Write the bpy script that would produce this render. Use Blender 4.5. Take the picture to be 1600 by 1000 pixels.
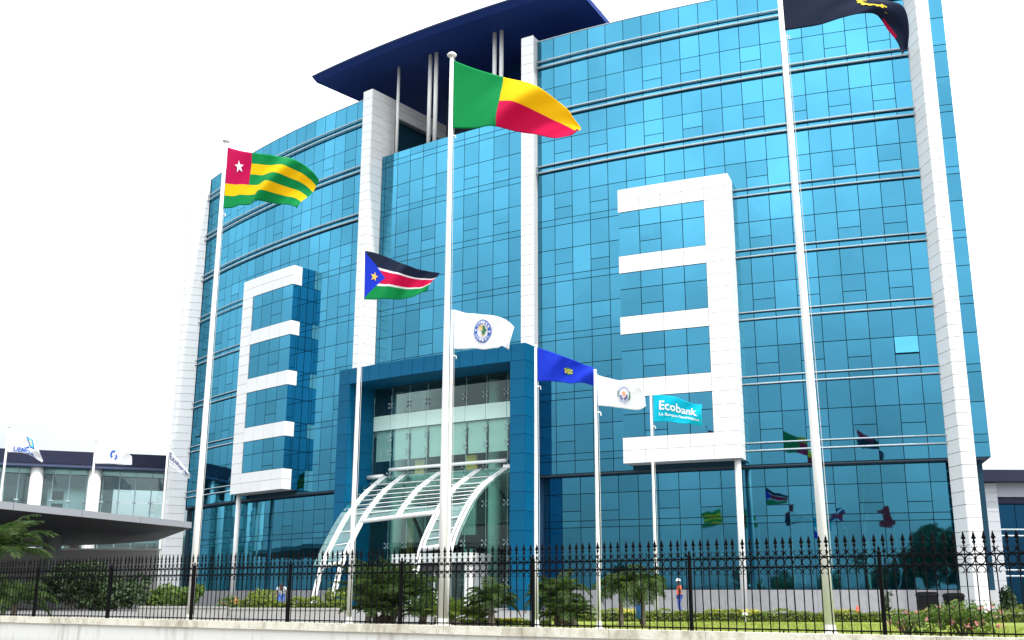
import bpy, bmesh, math, random
from mathutils import Vector, Matrix
random.seed(7)
scene = bpy.context.scene
for o in list(bpy.data.objects):
    bpy.data.objects.remove(o)
COL = scene.collection
R_ = math.radians

# ------------------------------------------------------------------ camera
EYE = Vector((0, 0, 1.65))
FPX, PITCH, ROLL = 1680.62, 0.2532996, -0.0036193
cam_d = bpy.data.cameras.new("camera")
cam = bpy.data.objects.new("camera", cam_d)
COL.objects.link(cam)
cam_d.sensor_fit = 'HORIZONTAL'
cam_d.sensor_width = 36.0
cam_d.lens = FPX / 1600 * 36
cam_d.clip_start = 0.1
cam_d.clip_end = 5000
fw = Vector((0, math.cos(PITCH), math.sin(PITCH)))
up0 = Vector((0, -math.sin(PITCH), math.cos(PITCH)))
rt0 = Vector((1, 0, 0))
rt = rt0 * math.cos(ROLL) - up0 * math.sin(ROLL)
up = rt0 * math.sin(ROLL) + up0 * math.cos(ROLL)
cm = Matrix((rt, up, -fw)).transposed().to_4x4()
cm.translation = EYE
cam.matrix_world = cm
scene.camera = cam
scene.render.resolution_x, scene.render.resolution_y = 1024, 640

# ------------------------------------------------------------------ world / sun / exposure
SUN = Vector((0.62, -0.60, 1.20)).normalized()
SUN_EL = math.asin(SUN.z)
SUN_ROT = math.atan2(SUN.x, SUN.y)
world = bpy.data.worlds.new("World")
scene.world = world
world.use_nodes = True
wn, wl = world.node_tree.nodes, world.node_tree.links
wn.clear()
w_out = wn.new('ShaderNodeOutputWorld')
w_bg = wn.new('ShaderNodeBackground'); w_bg.inputs['Strength'].default_value = 0.10
sky = wn.new('ShaderNodeTexSky'); sky.sky_type = 'NISHITA'; sky.sun_disc = False
sky.sun_elevation = SUN_EL; sky.sun_rotation = SUN_ROT
sky.air_density = 1.0; sky.dust_density = 3.0; sky.ozone_density = 1.0
tc = wn.new('ShaderNodeTexCoord')
sep = wn.new('ShaderNodeSeparateXYZ'); wl.new(tc.outputs['Generated'], sep.inputs[0])
nz = wn.new('ShaderNodeTexNoise'); nz.inputs['Scale'].default_value = 1.7; nz.inputs['Detail'].default_value = 6
nz.inputs['Roughness'].default_value = 0.55
wl.new(tc.outputs['Generated'], nz.inputs['Vector'])
mask = wn.new('ShaderNodeMapRange'); mask.inputs[1].default_value = 0.36; mask.inputs[2].default_value = 0.55
mask.inputs[3].default_value = 0.60; mask.inputs[4].default_value = 1.0
wl.new(nz.outputs['Fac'], mask.inputs[0])
# bright haze cloud: dimmer at the horizon, brighter overhead and round the veiled sun (overcast sky law)
el = wn.new('ShaderNodeMapRange'); el.inputs[1].default_value = 0.0; el.inputs[2].default_value = 0.36
el.inputs[3].default_value = 4.6; el.inputs[4].default_value = 21.0
wl.new(sep.outputs['Z'], el.inputs[0])
dt = wn.new('ShaderNodeVectorMath'); dt.operation = 'DOT_PRODUCT'
wl.new(tc.outputs['Generated'], dt.inputs[0]); dt.inputs[1].default_value = SUN
mx0 = wn.new('ShaderNodeMath'); mx0.operation = 'MAXIMUM'; mx0.inputs[1].default_value = 0.0
wl.new(dt.outputs['Value'], mx0.inputs[0])
pw = wn.new('ShaderNodeMath'); pw.operation = 'POWER'; pw.inputs[1].default_value = 2.0
wl.new(mx0.outputs[0], pw.inputs[0])
gl = wn.new('ShaderNodeMath'); gl.operation = 'MULTIPLY_ADD'; gl.inputs[1].default_value = 12.0
wl.new(pw.outputs[0], gl.inputs[0]); wl.new(el.outputs[0], gl.inputs[2])
nz2 = wn.new('ShaderNodeTexNoise'); nz2.inputs['Scale'].default_value = 5.5; nz2.inputs['Detail'].default_value = 5
wl.new(tc.outputs['Generated'], nz2.inputs['Vector'])
cv = wn.new('ShaderNodeMapRange'); cv.inputs[1].default_value = 0.3; cv.inputs[2].default_value = 0.7; cv.inputs[3].default_value = 0.80; cv.inputs[4].default_value = 1.20
wl.new(nz2.outputs['Fac'], cv.inputs[0])
gl2 = wn.new('ShaderNodeMath'); gl2.operation = 'MULTIPLY'; wl.new(gl.outputs[0], gl2.inputs[0]); wl.new(cv.outputs[0], gl2.inputs[1])
cl = wn.new('ShaderNodeCombineColor')
for i, f in enumerate((0.95, 1.0, 1.05)):
    m = wn.new('ShaderNodeMath'); m.operation = 'MULTIPLY'; m.inputs[1].default_value = f
    wl.new(gl2.outputs[0], m.inputs[0]); wl.new(m.outputs[0], cl.inputs[i])
mixw = wn.new('ShaderNodeMix'); mixw.data_type = 'RGBA'
wl.new(mask.outputs[0], mixw.inputs[0]); wl.new(sky.outputs[0], mixw.inputs[6]); wl.new(cl.outputs[0], mixw.inputs[7])
wl.new(mixw.outputs[2], w_bg.inputs['Color']); wl.new(w_bg.outputs[0], w_out.inputs[0])

sun_d = bpy.data.lights.new("sun", 'SUN'); sun_d.energy = 3.2; sun_d.angle = R_(1.5); sun_d.color = (1, 0.95, 0.87)
sun = bpy.data.objects.new("sun", sun_d); COL.objects.link(sun)
sun.rotation_euler = SUN.to_track_quat('Z', 'Y').to_euler()
sun.location = (40, -40, 80)
vs = scene.view_settings
vs.view_transform = 'Standard'; vs.look = 'None'; vs.exposure = 0.2; vs.gamma = 1.0
scene.render.engine = 'CYCLES'

# ------------------------------------------------------------------ materials
MAT = {}
def mat(name, col, rough=0.6, metal=0.0, var=0.0, vscale=2.0, bump=0.0, bscale=20.0, spec=0.5, col2=None, detail=5.0, ranobj=0.0):
    if name in MAT: return MAT[name]
    m = bpy.data.materials.new(name); m.use_nodes = True
    n, l = m.node_tree.nodes, m.node_tree.links
    b = n['Principled BSDF']
    b.inputs['Roughness'].default_value = rough; b.inputs['Metallic'].default_value = metal
    b.inputs['Specular IOR Level'].default_value = spec
    b.inputs['Base Color'].default_value = (*col, 1)
    src = None
    if var > 0 or col2:
        t = n.new('ShaderNodeTexCoord'); nt = n.new('ShaderNodeTexNoise')
        nt.inputs['Scale'].default_value = vscale; nt.inputs['Detail'].default_value = detail
        l.new(t.outputs['Object'], nt.inputs['Vector'])
        mr = n.new('ShaderNodeMapRange'); mr.inputs[1].default_value = 0.3; mr.inputs[2].default_value = 0.7
        l.new(nt.outputs['Fac'], mr.inputs[0])
        mx = n.new('ShaderNodeMix'); mx.data_type = 'RGBA'
        l.new(mr.outputs[0], mx.inputs[0])
        c2 = col2 if col2 else tuple(c * (1 - var) for c in col)
        mx.inputs[6].default_value = (*c2, 1); mx.inputs[7].default_value = (*col, 1)
        src = mx.outputs[2]
    if ranobj > 0:
        oi = n.new('ShaderNodeObjectInfo'); gi = n.new('ShaderNodeNewGeometry')
        ad = n.new('ShaderNodeMath'); ad.operation = 'ADD'
        l.new(oi.outputs['Random'], ad.inputs[0]); l.new(gi.outputs['Random Per Island'], ad.inputs[1])
        fr = n.new('ShaderNodeMath'); fr.operation = 'FRACT'; l.new(ad.outputs[0], fr.inputs[0])
        mr2 = n.new('ShaderNodeMapRange'); mr2.inputs[3].default_value = 1 - ranobj; mr2.inputs[4].default_value = 1.0
        l.new(fr.outputs[0], mr2.inputs[0])
        hv = n.new('ShaderNodeHueSaturation'); l.new(mr2.outputs[0], hv.inputs['Value'])
        if src: l.new(src, hv.inputs['Color'])
        else: hv.inputs['Color'].default_value = (*col, 1)
        src = hv.outputs[0]
    if src: l.new(src, b.inputs['Base Color'])
    if bump > 0:
        t = n.new('ShaderNodeTexCoord'); nb = n.new('ShaderNodeTexNoise'); nb.inputs['Scale'].default_value = bscale
        l.new(t.outputs['Object'], nb.inputs['Vector'])
        bp = n.new('ShaderNodeBump'); bp.inputs['Strength'].default_value = bump; bp.inputs['Distance'].default_value = 0.05
        l.new(nb.outputs['Fac'], bp.inputs['Height']); l.new(bp.outputs[0], b.inputs['Normal'])
    MAT[name] = m
    return m

def mirror_glass(name, tint, body, refl=0.9, rough=0.02, wav=0.03, rnd=0.16):
    m = bpy.data.materials.new(name); m.use_nodes = True
    n, l = m.node_tree.nodes, m.node_tree.links; n.clear()
    out = n.new('ShaderNodeOutputMaterial')
    g = n.new('ShaderNodeBsdfGlossy'); g.inputs['Roughness'].default_value = rough
    d = n.new('ShaderNodeBsdfDiffuse'); d.inputs['Color'].default_value = (*body, 1)
    mx = n.new('ShaderNodeMixShader'); mx.inputs[0].default_value = refl
    l.new(d.outputs[0], mx.inputs[1]); l.new(g.outputs[0], mx.inputs[2]); l.new(mx.outputs[0], out.inputs[0])
    oi = n.new('ShaderNodeObjectInfo'); gi = n.new('ShaderNodeNewGeometry')
    ad = n.new('ShaderNodeMath'); ad.operation = 'ADD'
    l.new(oi.outputs['Random'], ad.inputs[0]); l.new(gi.outputs['Random Per Island'], ad.inputs[1])
    fr = n.new('ShaderNodeMath'); fr.operation = 'FRACT'; l.new(ad.outputs[0], fr.inputs[0])
    mr = n.new('ShaderNodeMapRange'); mr.inputs[3].default_value = 1 - rnd; mr.inputs[4].default_value = 1.0
    l.new(fr.outputs[0], mr.inputs[0])
    hv = n.new('ShaderNodeHueSaturation'); hv.inputs['Color'].default_value = (*tint, 1); l.new(mr.outputs[0], hv.inputs['Value'])
    l.new(hv.outputs[0], g.inputs['Color'])
    nb = n.new('ShaderNodeTexNoise'); nb.inputs['Scale'].default_value = 0.9; nb.inputs['Detail'].default_value = 1.0
    l.new(gi.outputs['Position'], nb.inputs['Vector'])
    bp = n.new('ShaderNodeBump'); bp.inputs['Strength'].default_value = wav; bp.inputs['Distance'].default_value = 0.1
    l.new(nb.outputs['Fac'], bp.inputs['Height']); l.new(bp.outputs[0], g.inputs['Normal'])
    MAT[name] = m
    return m

def clear_glass(name, tint, refl=0.18, through=0.85):
    m = bpy.data.materials.new(name); m.use_nodes = True
    n, l = m.node_tree.nodes, m.node_tree.links; n.clear()
    out = n.new('ShaderNodeOutputMaterial')
    g = n.new('ShaderNodeBsdfGlossy'); g.inputs['Roughness'].default_value = 0.02; g.inputs['Color'].default_value = (0.85, 0.95, 0.95, 1)
    t = n.new('ShaderNodeBsdfTransparent'); t.inputs['Color'].default_value = tuple(c * through for c in tint) + (1,)
    fr = n.new('ShaderNodeLayerWeight'); fr.inputs['Blend'].default_value = 0.35
    mr = n.new('ShaderNodeMapRange'); mr.inputs[3].default_value = refl; mr.inputs[4].default_value = min(1, refl + 0.3)
    l.new(fr.outputs['Fresnel'], mr.inputs[0])
    mx = n.new('ShaderNodeMixShader'); l.new(mr.outputs[0], mx.inputs[0])
    l.new(t.outputs[0], mx.inputs[1]); l.new(g.outputs[0], mx.inputs[2]); l.new(mx.outputs[0], out.inputs[0])
    MAT[name] = m
    return m

def leaf_mat(name, c1, c2, trans=0.35):
    m = bpy.data.materials.new(name); m.use_nodes = True
    n, l = m.node_tree.nodes, m.node_tree.links; n.clear()
    out = n.new('ShaderNodeOutputMaterial')
    gi = n.new('ShaderNodeNewGeometry')
    mx = n.new('ShaderNodeMix'); mx.data_type = 'RGBA'; l.new(gi.outputs['Random Per Island'], mx.inputs[0])
    mx.inputs[6].default_value = (*c1, 1); mx.inputs[7].default_value = (*c2, 1)
    d = n.new('ShaderNodeBsdfPrincipled'); d.inputs['Roughness'].default_value = 0.5; l.new(mx.outputs[2], d.inputs['Base Color'])
    t = n.new('ShaderNodeBsdfTranslucent'); l.new(mx.outputs[2], t.inputs['Color'])
    ms = n.new('ShaderNodeMixShader'); ms.inputs[0].default_value = trans
    l.new(d.outputs[0], ms.inputs[1]); l.new(t.outputs[0], ms.inputs[2]); l.new(ms.outputs[0], out.inputs[0])
    MAT[name] = m
    return m

GLASS = mirror_glass('blue_reflective_glass', (0.070, 0.30, 0.44), (0.005, 0.04, 0.065), rnd=0.2)
GLASS_D = mirror_glass('dark_blue_glass', (0.012, 0.06, 0.12), (0.006, 0.015, 0.03), rnd=0.1)
NAVY_JOINT = mat('joint_dark', (0.008, 0.045, 0.08), 0.6, spec=0.2)
WHITE = mat('white_cladding', (0.82, 0.82, 0.81), 0.35, var=0.05, vscale=0.7, ranobj=0.05)
JOINT = mat('cladding_joint', (0.46, 0.46, 0.47), 0.8)
BLUEP = mat('blue_cladding', (0.001, 0.10, 0.21), 0.55, var=0.12, vscale=0.6, ranobj=0.10, spec=0.12)
BLUEJ = mat('blue_joint', (0.004, 0.035, 0.09), 0.7)
STEEL = mat('rail_metal', (0.42, 0.50, 0.54), 0.5, 0.0, var=0.1)
WPAINT = mat('white_paint', (0.8, 0.8, 0.78), 0.35, var=0.06, vscale=1.5)
NAVY = mat('navy_roof', (0.020, 0.05, 0.23), 0.6, var=0.12, vscale=0.25, spec=0.1)
NAVY_E = mat('navy_edge', (0.05, 0.07, 0.15), 0.45)
GRANITE = mat('grey_plinth', (0.33, 0.33, 0.34), 0.6, var=0.15, vscale=3, ranobj=0.12)
IRON = mat('black_iron', (0.004, 0.004, 0.005), 0.6, 0.0, var=0.3, vscale=8, spec=0.06)
MINT = mat('frosted_mint', (0.62, 0.84, 0.76), 0.25, var=0.08, vscale=0.8)
BLIND = mat('roller_blind', (0.74, 0.83, 0.79), 0.8, var=0.08, vscale=1.0)
MCOL = mat('mint_column', (0.58, 0.82, 0.76), 0.35)
CLEAR = clear_glass('clear_glass', (0.84, 0.95, 0.92), 0.03, 0.98)
CANG = clear_glass('canopy_glass', (0.80, 0.95, 0.90), 0.07, 0.97)
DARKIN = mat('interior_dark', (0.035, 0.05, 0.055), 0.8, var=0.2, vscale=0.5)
FLOORM = mat('interior_floor', (0.25, 0.24, 0.22), 0.4)
OLIVE = mat('olive_panel', (0.28, 0.20, 0.03), 0.6)
YELP = mat('yellow_panel', (0.75, 0.50, 0.10), 0.6)
PALE = mat('pale_interior', (0.55, 0.63, 0.62), 0.7, var=0.08, vscale=0.5)

# ------------------------------------------------------------------ building frame (arc plan)
CEN = (56.7426, 168.9771); RAD = 110.752; A0 = -2.167755574734818
def fac(s, n, z):
    a = A0 + s / RAD
    return Vector((CEN[0] + (RAD + n) * math.cos(a), CEN[1] + (RAD + n) * math.sin(a), z))
def tang(s):
    a = A0 + s / RAD
    return Vector((-math.sin(a), math.cos(a), 0))
def outw(s):
    a = A0 + s / RAD
    return Vector((math.cos(a), math.sin(a), 0))
ZUP = Vector((0, 0, 1))

# ------------------------------------------------------------------ mesh helpers
class MB:
    def __init__(self): self.v = []; self.f = []; self.m = []
    def add(self, vs_, fs, mi=0):
        o = len(self.v); self.v += [tuple(p) for p in vs_]
        for f in fs: self.f.append(tuple(i + o for i in f)); self.m.append(mi)
    def obox(self, c, X, Y, Z, mi=0):
        c = Vector(c); p = []
        for a in (-1, 1):
            for b in (-1, 1):
                for d in (-1, 1): p.append(c + X * a + Y * b + Z * d)
        self.add(p, [(0, 1, 3, 2), (4, 6, 7, 5), (0, 4, 5, 1), (2, 3, 7, 6), (0, 2, 6, 4), (1, 5, 7, 3)], mi)
    def box(self, x0, x1, y0, y1, z0, z1, mi=0):
        self.obox(((x0 + x1) / 2, (y0 + y1) / 2, (z0 + z1) / 2), Vector(((x1 - x0) / 2, 0, 0)), Vector((0, (y1 - y0) / 2, 0)), Vector((0, 0, (z1 - z0) / 2)), mi)
    def arcbox(self, s0, s1, n0, n1, z0, z1, seg=None, mi=0):
        seg = seg or max(1, int(abs(s1 - s0) / 1.4 + 0.5))
        p = []
        for i in range(seg + 1):
            s = s0 + (s1 - s0) * i / seg
            p += [fac(s, n0, z0), fac(s, n1, z0), fac(s, n1, z1), fac(s, n0, z1)]
        f = [(0, 3, 2, 1), (seg * 4, seg * 4 + 1, seg * 4 + 2, seg * 4 + 3)]
        for i in range(seg):
            a, b = i * 4, i * 4 + 4
            for k in range(4): f.append((a + k, a + (k + 1) % 4, b + (k + 1) % 4, b + k))
        self.add(p, f, mi)
    def tube(self, pts, rad, ns=8, mi=0, cap=True):
        pts = [Vector(p) for p in pts]; N = len(pts)
        rs = rad if isinstance(rad, (list, tuple)) else [rad] * N
        o = len(self.v); vs_ = []; fs = []
        prevx = None
        for i, p in enumerate(pts):
            t = (pts[min(i + 1, N - 1)] - pts[max(i - 1, 0)]).normalized()
            ref = ZUP if abs(t.z) < 0.95 else Vector((1, 0, 0))
            x = t.cross(ref).normalized() if prevx is None else (prevx - t * prevx.dot(t)).normalized()
            prevx = x; y = t.cross(x)
            for k in range(ns):
                a = 2 * math.pi * k / ns
                vs_.append(p + (x * math.cos(a) + y * math.sin(a)) * rs[i])
        for i in range(N - 1):
            for k in range(ns):
                fs.append((i * ns + k, i * ns + (k + 1) % ns, (i + 1) * ns + (k + 1) % ns, (i + 1) * ns + k))
        if cap:
            fs.append(tuple(range(ns))[::-1]); fs.append(tuple((N - 1) * ns + k for k in range(ns)))
        self.add(vs_, fs, mi)
    def lathe(self, prof, c=(0, 0, 0), ns=12, mi=0):
        c = Vector(c); vs_ = []; fs = []
        for r, z in prof:
            for k in range(ns):
                a = 2 * math.pi * k / ns
                vs_.append(c + Vector((r * math.cos(a), r * math.sin(a), z)))
        for i in range(len(prof) - 1):
            for k in range(ns):
                fs.append((i * ns + k, i * ns + (k + 1) % ns, (i + 1) * ns + (k + 1) % ns, (i + 1) * ns + k))
        fs.append(tuple(range(ns))[::-1]); fs.append(tuple((len(prof) - 1) * ns + k for k in range(ns)))
        self.add(vs_, fs, mi)
    def mesh(self, name, mats, smooth=False):
        me = bpy.data.meshes.new(name); me.from_pydata(self.v, [], self.f)
        for mm in (mats if isinstance(mats, (list, tuple)) else [mats]): me.materials.append(mm)
        if any(self.m): me.polygons.foreach_set('material_index', self.m)
        if smooth: me.polygons.foreach_set('use_smooth', [True] * len(me.polygons))
        me.update()
        return me
    def build(self, name, mats, parent=None, smooth=False, local=False, **props):
        return link(name, self.mesh(name, mats, smooth), parent, local, **props)

def link(name, me, parent=None, local=False, **props):
    o = bpy.data.objects.new(name, me); COL.objects.link(o)
    if parent:
        o.parent = parent
        if not local: o.matrix_parent_inverse = Matrix.Translation(-parent.location)
    for k, v in props.items(): o[k] = v
    return o
def thing(name, loc, label, category, group=None):
    e = bpy.data.objects.new(name, None); COL.objects.link(e); e.location = loc
    e.empty_display_size = 0.3
    e['label'] = label; e['category'] = category
    if group: e['group'] = group
    return e
def copy_tree(src, loc, rotz=0, label=None, scale=1.0):
    r = src.copy(); COL.objects.link(r); r.location = loc; r.rotation_euler = (0, 0, rotz); r.scale = (scale,) * 3
    if label: r['label'] = label
    for ch in src.children:
        c = ch.copy(); COL.objects.link(c); c.parent = r
    return r

def project(p):
    d = Vector(p) - EYE
    zc = d.dot(fw)
    if zc <= 0.1: return None
    return 800 + FPX * d.dot(rt) / zc, 500 - FPX * d.dot(up) / zc

# pane/panel pieces: spec = (centre, X unit, N unit (outward), w, h)
PCACHE = {}
def slab_mesh(kind, w, h, t, m):
    key = (kind, round(w, 2), round(h, 2), t)
    if key not in PCACHE:
        mb = MB(); mb.obox((0, 0, 0), Vector((round(w, 2) / 2, 0, 0)), Vector((0, t / 2, 0)), Vector((0, 0, round(h, 2) / 2)))
        PCACHE[key] = mb.mesh(kind, m)
    return PCACHE[key]
def emit(name, specs, m, parent, t=0.05, tilt=0.0, limit=300, gap=0.06):
    def area(sp):
        c, X, N, w, h = sp[:5]
        Z = N.cross(X) if len(sp) < 6 else sp[5]
        q = [project(c + X * a * w / 2 + Z * b * h / 2) for a, b in ((-1, -1), (1, -1), (1, 1), (-1, 1))]
        if None in q: return 0
        if all(p[0] < 0 or p[0] > 1600 or p[1] < 0 or p[1] > 1000 for p in q): return 0
        if N.dot(EYE - c) <= 0: return 0
        return abs(sum(q[i][0] * q[(i + 1) % 4][1] - q[(i + 1) % 4][0] * q[i][1] for i in range(4))) / 2
    order = sorted(specs, key=area, reverse=True)
    rest = MB()
    for i, sp in enumerate(order):
        c, X, N, w, h = sp[:5]
        Z = N.cross(X).normalized()
        if Z.z < -0.01: Z = -Z
        w2, h2 = max(0.05, w - gap), max(0.05, h - gap)
        M = Matrix((X, X.cross(Z) * -1 if False else N, Z)).transposed()
        if tilt:
            M = Matrix.Rotation(random.gauss(0, tilt), 3, Z) @ Matrix.Rotation(random.gauss(0, tilt), 3, X) @ M
        Xn, Nn, Zn = M.col[0], M.col[1], M.col[2]
        if i < limit:
            o = link(name, slab_mesh(name, w2, h2, t, m), parent)
            M4 = M.to_4x4(); M4.translation = c
            o.matrix_basis = M4
        else:
            rest.obox(c, Xn * (w2 / 2), Nn * (t / 2), Zn * (h2 / 2))
    if rest.v: rest.build(name, m, parent, kind='stuff')

def fspec(s0, s1, z0, z1, n):            # panel facing outward on the arc
    sm = (s0 + s1) / 2; w = (fac(s1, n, 0) - fac(s0, n, 0)).length
    c = (fac(s0, n, 0) + fac(s1, n, 0)) / 2
    X = (fac(s1, n, 0) - fac(s0, n, 0)).normalized()
    return (c + ZUP * ((z0 + z1) / 2), X, X.cross(ZUP).normalized(), w, z1 - z0)
def qspec(p, q, z0, z1, flip=False):     # panel over two plan points
    X = (q - p).normalized() * (-1 if flip else 1)
    return ((p + q) / 2 + ZUP * ((z0 + z1) / 2), X, X.cross(ZUP).normalized(), (q - p).length, z1 - z0)
def sspec(s, n0, n1, z0, z1, side=1):    # panel on a radial face, facing +s (side=1) or -s
    c = (fac(s, n0, 0) + fac(s, n1, 0)) / 2 + ZUP * ((z0 + z1) / 2)
    T = tang(s) * side
    X = ZUP.cross(T).normalized()
    return (c, X, X.cross(ZUP).normalized(), abs(n1 - n0), z1 - z0)

GZ = 0.90      # campus ground level
# ------------------------------------------------------------------ ground
def sheet(name, pts, z, m, kind='structure'):
    mb = MB(); mb.add([(x, y, z) for x, y in pts], [tuple(range(len(pts)))])
    o = mb.build(name, m); o['kind'] = kind
    return o
EARTH = mat('earth_far', (0.16, 0.15, 0.12), 0.9, var=0.3, vscale=0.05)
ASPH = mat('asphalt', (0.055, 0.055, 0.057), 0.85, var=0.25, vscale=1.2, bump=0.25, bscale=60)
PAVE = mat('paving', (0.20, 0.195, 0.19), 0.8, var=0.18, vscale=1.0, bump=0.1, bscale=30)
LAWNM = mat('lawn', (0.20, 0.25, 0.015), 0.9, col2=(0.13, 0.18, 0.014), vscale=1.4, bump=0.5, bscale=40)
FD = Vector((0.8206, -0.5715, 0)); FN = Vector((0.5715, 0.8206, 0))      # fence direction, campus side
F0 = Vector((0.53, 27.6, 0))
def fpt(t, d=0.0, z=0.0): return F0 + FD * t + FN * d + ZUP * z
sheet('ground', [(-2500, -2500), (2500, -2500), (2500, 2500), (-2500, 2500)], -0.06, EARTH)
def fquad(t0, t1, d0, d1): return [tuple(fpt(t, d)[:2]) for t, d in ((t0, d0), (t1, d0), (t1, d1), (t0, d1))]
sheet('road', fquad(-150, 150, -45, -4.0), 0.0, ASPH)
# pavement in front of the wall with a kerb
mb = MB()
c = (fpt(0, -2.15) + ZUP * 0.03); mb.obox(c, FD * 150, FN * 1.85, ZUP * 0.09); mb.build('pavement', PAVE)['kind'] = 'structure'
mb = MB()
c = fpt(0, 250.2) + ZUP * (GZ / 2 - 0.1); mb.obox(c, FD * 400, FN * 250, ZUP * (GZ / 2 + 0.1)); mb.build('campus_ground', PAVE)['kind'] = 'structure'
lawn = sheet('lawn', [tuple(fpt(-1.6, 0.35)[:2]), tuple(fpt(26, 0.35)[:2]), (30, 38.5), (0.6, 38.5)], GZ + 0.006, LAWNM)
sheet('verge', [tuple(fpt(-34, 0.35)[:2]), tuple(fpt(-1.8, 0.35)[:2]), tuple(fpt(-1.8, 2.4)[:2]), tuple(fpt(-34, 2.4)[:2])], GZ + 0.006, mat('soil_grass', (0.11, 0.13, 0.035), 0.95, col2=(0.16, 0.12, 0.07), vscale=2.0, bump=0.4, bscale=30))

# ------------------------------------------------------------------ main office building
ob = thing('office_building', fac(0, -9, GZ), 'large curved office block of blue mirror glass with white E-shaped frames', 'building')
RZ = [None] + [11.06 + (8 - k) * 4.2 for k in range(1, 9)]       # rail heights 1..8
TOPZ = 42.25; NG = -0.45; NGF = -1.25
S0, S1 = 8.42, 34.80
EDG = [S0 + (S1 - S0) * k / 19 for k in range(20)]
OPEN = [1, 3, 6, 8, 11, 13, 15, 17]
EA, EB, ESTEM = 15.25, 22.70, 21.10          # E frame extent along the arc
EN = 1.10
glass = []
core = MB()
for sg in (-1, 1):
    core.arcbox(sg * 8.0, sg * 36.80, -18, NG - 0.07, 9.72, TOPZ - 0.05)
    core.arcbox(sg * 8.0, sg * 36.4, -18, NGF - 0.07, GZ - 0.3, 9.72)
core.arcbox(-8.0, 8.0, -18, -1.27, 17.6, 36.9)
core.build('mullion_frame', NAVY_JOINT, ob)
open_specs = []
def wing(sg):
    def add(a, b, z0, z1, n):
        s0, s1 = (a, b) if sg > 0 else (-b, -a)
        glass.append(fspec(s0, s1, z0, z1, n))
    for k in range(19):
        a, b = EDG[k], EDG[k + 1]
        inE = 5 <= k < 10
        add(a, b, RZ[1], TOPZ, NG)
        for r in range(1, 9):
            z = RZ[r]
            if inE and r >= 5 or (inE and r == 4): 
                if r == 4: continue
                continue
            add(a, b, z - 0.48, z, NG)
            if r == 8:
                add(a, b, 9.72, z - 0.48, NG); continue
            if inE and r == 3:
                add(a, b, z - 2.27, z - 0.48, NG); add(a, b, RZ[4] - 0.1, z - 2.27, NG); continue
            add(a, b, z - 2.27, z - 0.48, NG)
            if k in OPEN:
                op = (a, b, z - 3.36, z - 2.27)
                if (sg > 0 and k == 17 and r == 6) or (sg < 0 and k == 17 and r == 6):
                    s0, s1 = (a, b) if sg > 0 else (-b, -a)
                    open_specs.append(fspec(s0, s1, z - 3.36, z - 2.27, NG))
                else: add(*op, NG)
                add(a, b, RZ[r + 1], z - 3.36, NG)
            else:
                add(a, b, RZ[r + 1], z - 2.27, NG)
        # ground floor
        add(a, b, 8.44, 9.66, NGF)
        if k in OPEN:
            add(a, b, 7.30, 8.44, NGF); add(a, b, 6.65, 7.30, NGF)
        else: add(a, b, 6.65, 8.44, NGF)
        add(a, b, 6.22, 6.65, NGF); add(a, b, 2.24, 6.22, NGF)
    # strip beyond the end fin
    for r in range(0, 8):
        zt = TOPZ if r == 0 else RZ[r] - 0.48
        zb = RZ[r + 1]
        zm = zt - 1.79
        if r == 0: add(35.8, 36.80, zb, zt, NG)
        else: add(35.8, 36.80, zm, zt, NG); add(35.8, 36.80, zb, zm, NG)
        add(35.8, 36.80, zb - 0.48, zb, NG)
    add(35.8, 36.80, 9.72, RZ[8] - 0.48, NG)
for sg in (-1, 1): wing(sg)
# centre section
CE = [-7.35] + [-6.95 + 1.386 * i for i in range(0, 11)] + [7.35]
for i in range(len(CE) - 1):
    a, b = CE[i], CE[i + 1]
    glass.append(fspec(a, b, 36.26, 36.9, -1.2))
    for r in range(2, 7):
        z = RZ[r]
        glass.append(fspec(a, b, z - 0.48, z, -1.2))
        zb = RZ[r + 1]
        if r == 6:
            glass.append(fspec(a, b, z - 1.0, z - 0.48, -1.2)); continue
        glass.append(fspec(a, b, z - 2.27, z - 0.48, -1.2))
        if i in (2, 4, 7, 9, 11):
            glass.append(fspec(a, b, z - 3.36, z - 2.27, -1.2)); glass.append(fspec(a, b, zb, z - 3.36, -1.2))
        else: glass.append(fspec(a, b, zb, z - 2.27, -1.2))
# glass inside the E frames
BARS = [(26.95, 28.60), (22.65, 23.85), (18.45, 19.65), (14.25, 15.45), (10.00, 11.65)]
for sg in (-1, 1):
    w = (ESTEM - EA) / 4
    for bi in range(4):
        zt, zb = BARS[bi][0], BARS[bi + 1][1]
        zm = zt - 1.12
        for k in range(4):
            a, b = EA + w * k, EA + w * (k + 1)
            s0, s1 = (a, b) if sg > 0 else (-b, -a)
            glass.append(fspec(s0, s1, zm, zt, EN - 0.06))
            if k == 1:
                glass.append(fspec(s0, s1, zm - 1.1, zm, EN - 0.06)); glass.append(fspec(s0, s1, zb, zm - 1.1, EN - 0.06))
            else: glass.append(fspec(s0, s1, zb, zm, EN - 0.06))
        for n0, n1 in ((-0.42, 0.3), (0.3, EN - 0.06)):
            glass.append(sspec(sg * (EA + 0.03), n0, n1, zm, zt, -sg)); glass.append(sspec(sg * (EA + 0.03), n0, n1, zb, zm, -sg))
    for (z0, z1) in BARS:
        glass.append(sspec(sg * (EA + 0.03), -0.42, 0.22, z0, z1, -sg))
emit('glass_pane', glass, GLASS, ob, t=0.05, tilt=0.0016, limit=300, gap=0.045)
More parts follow.
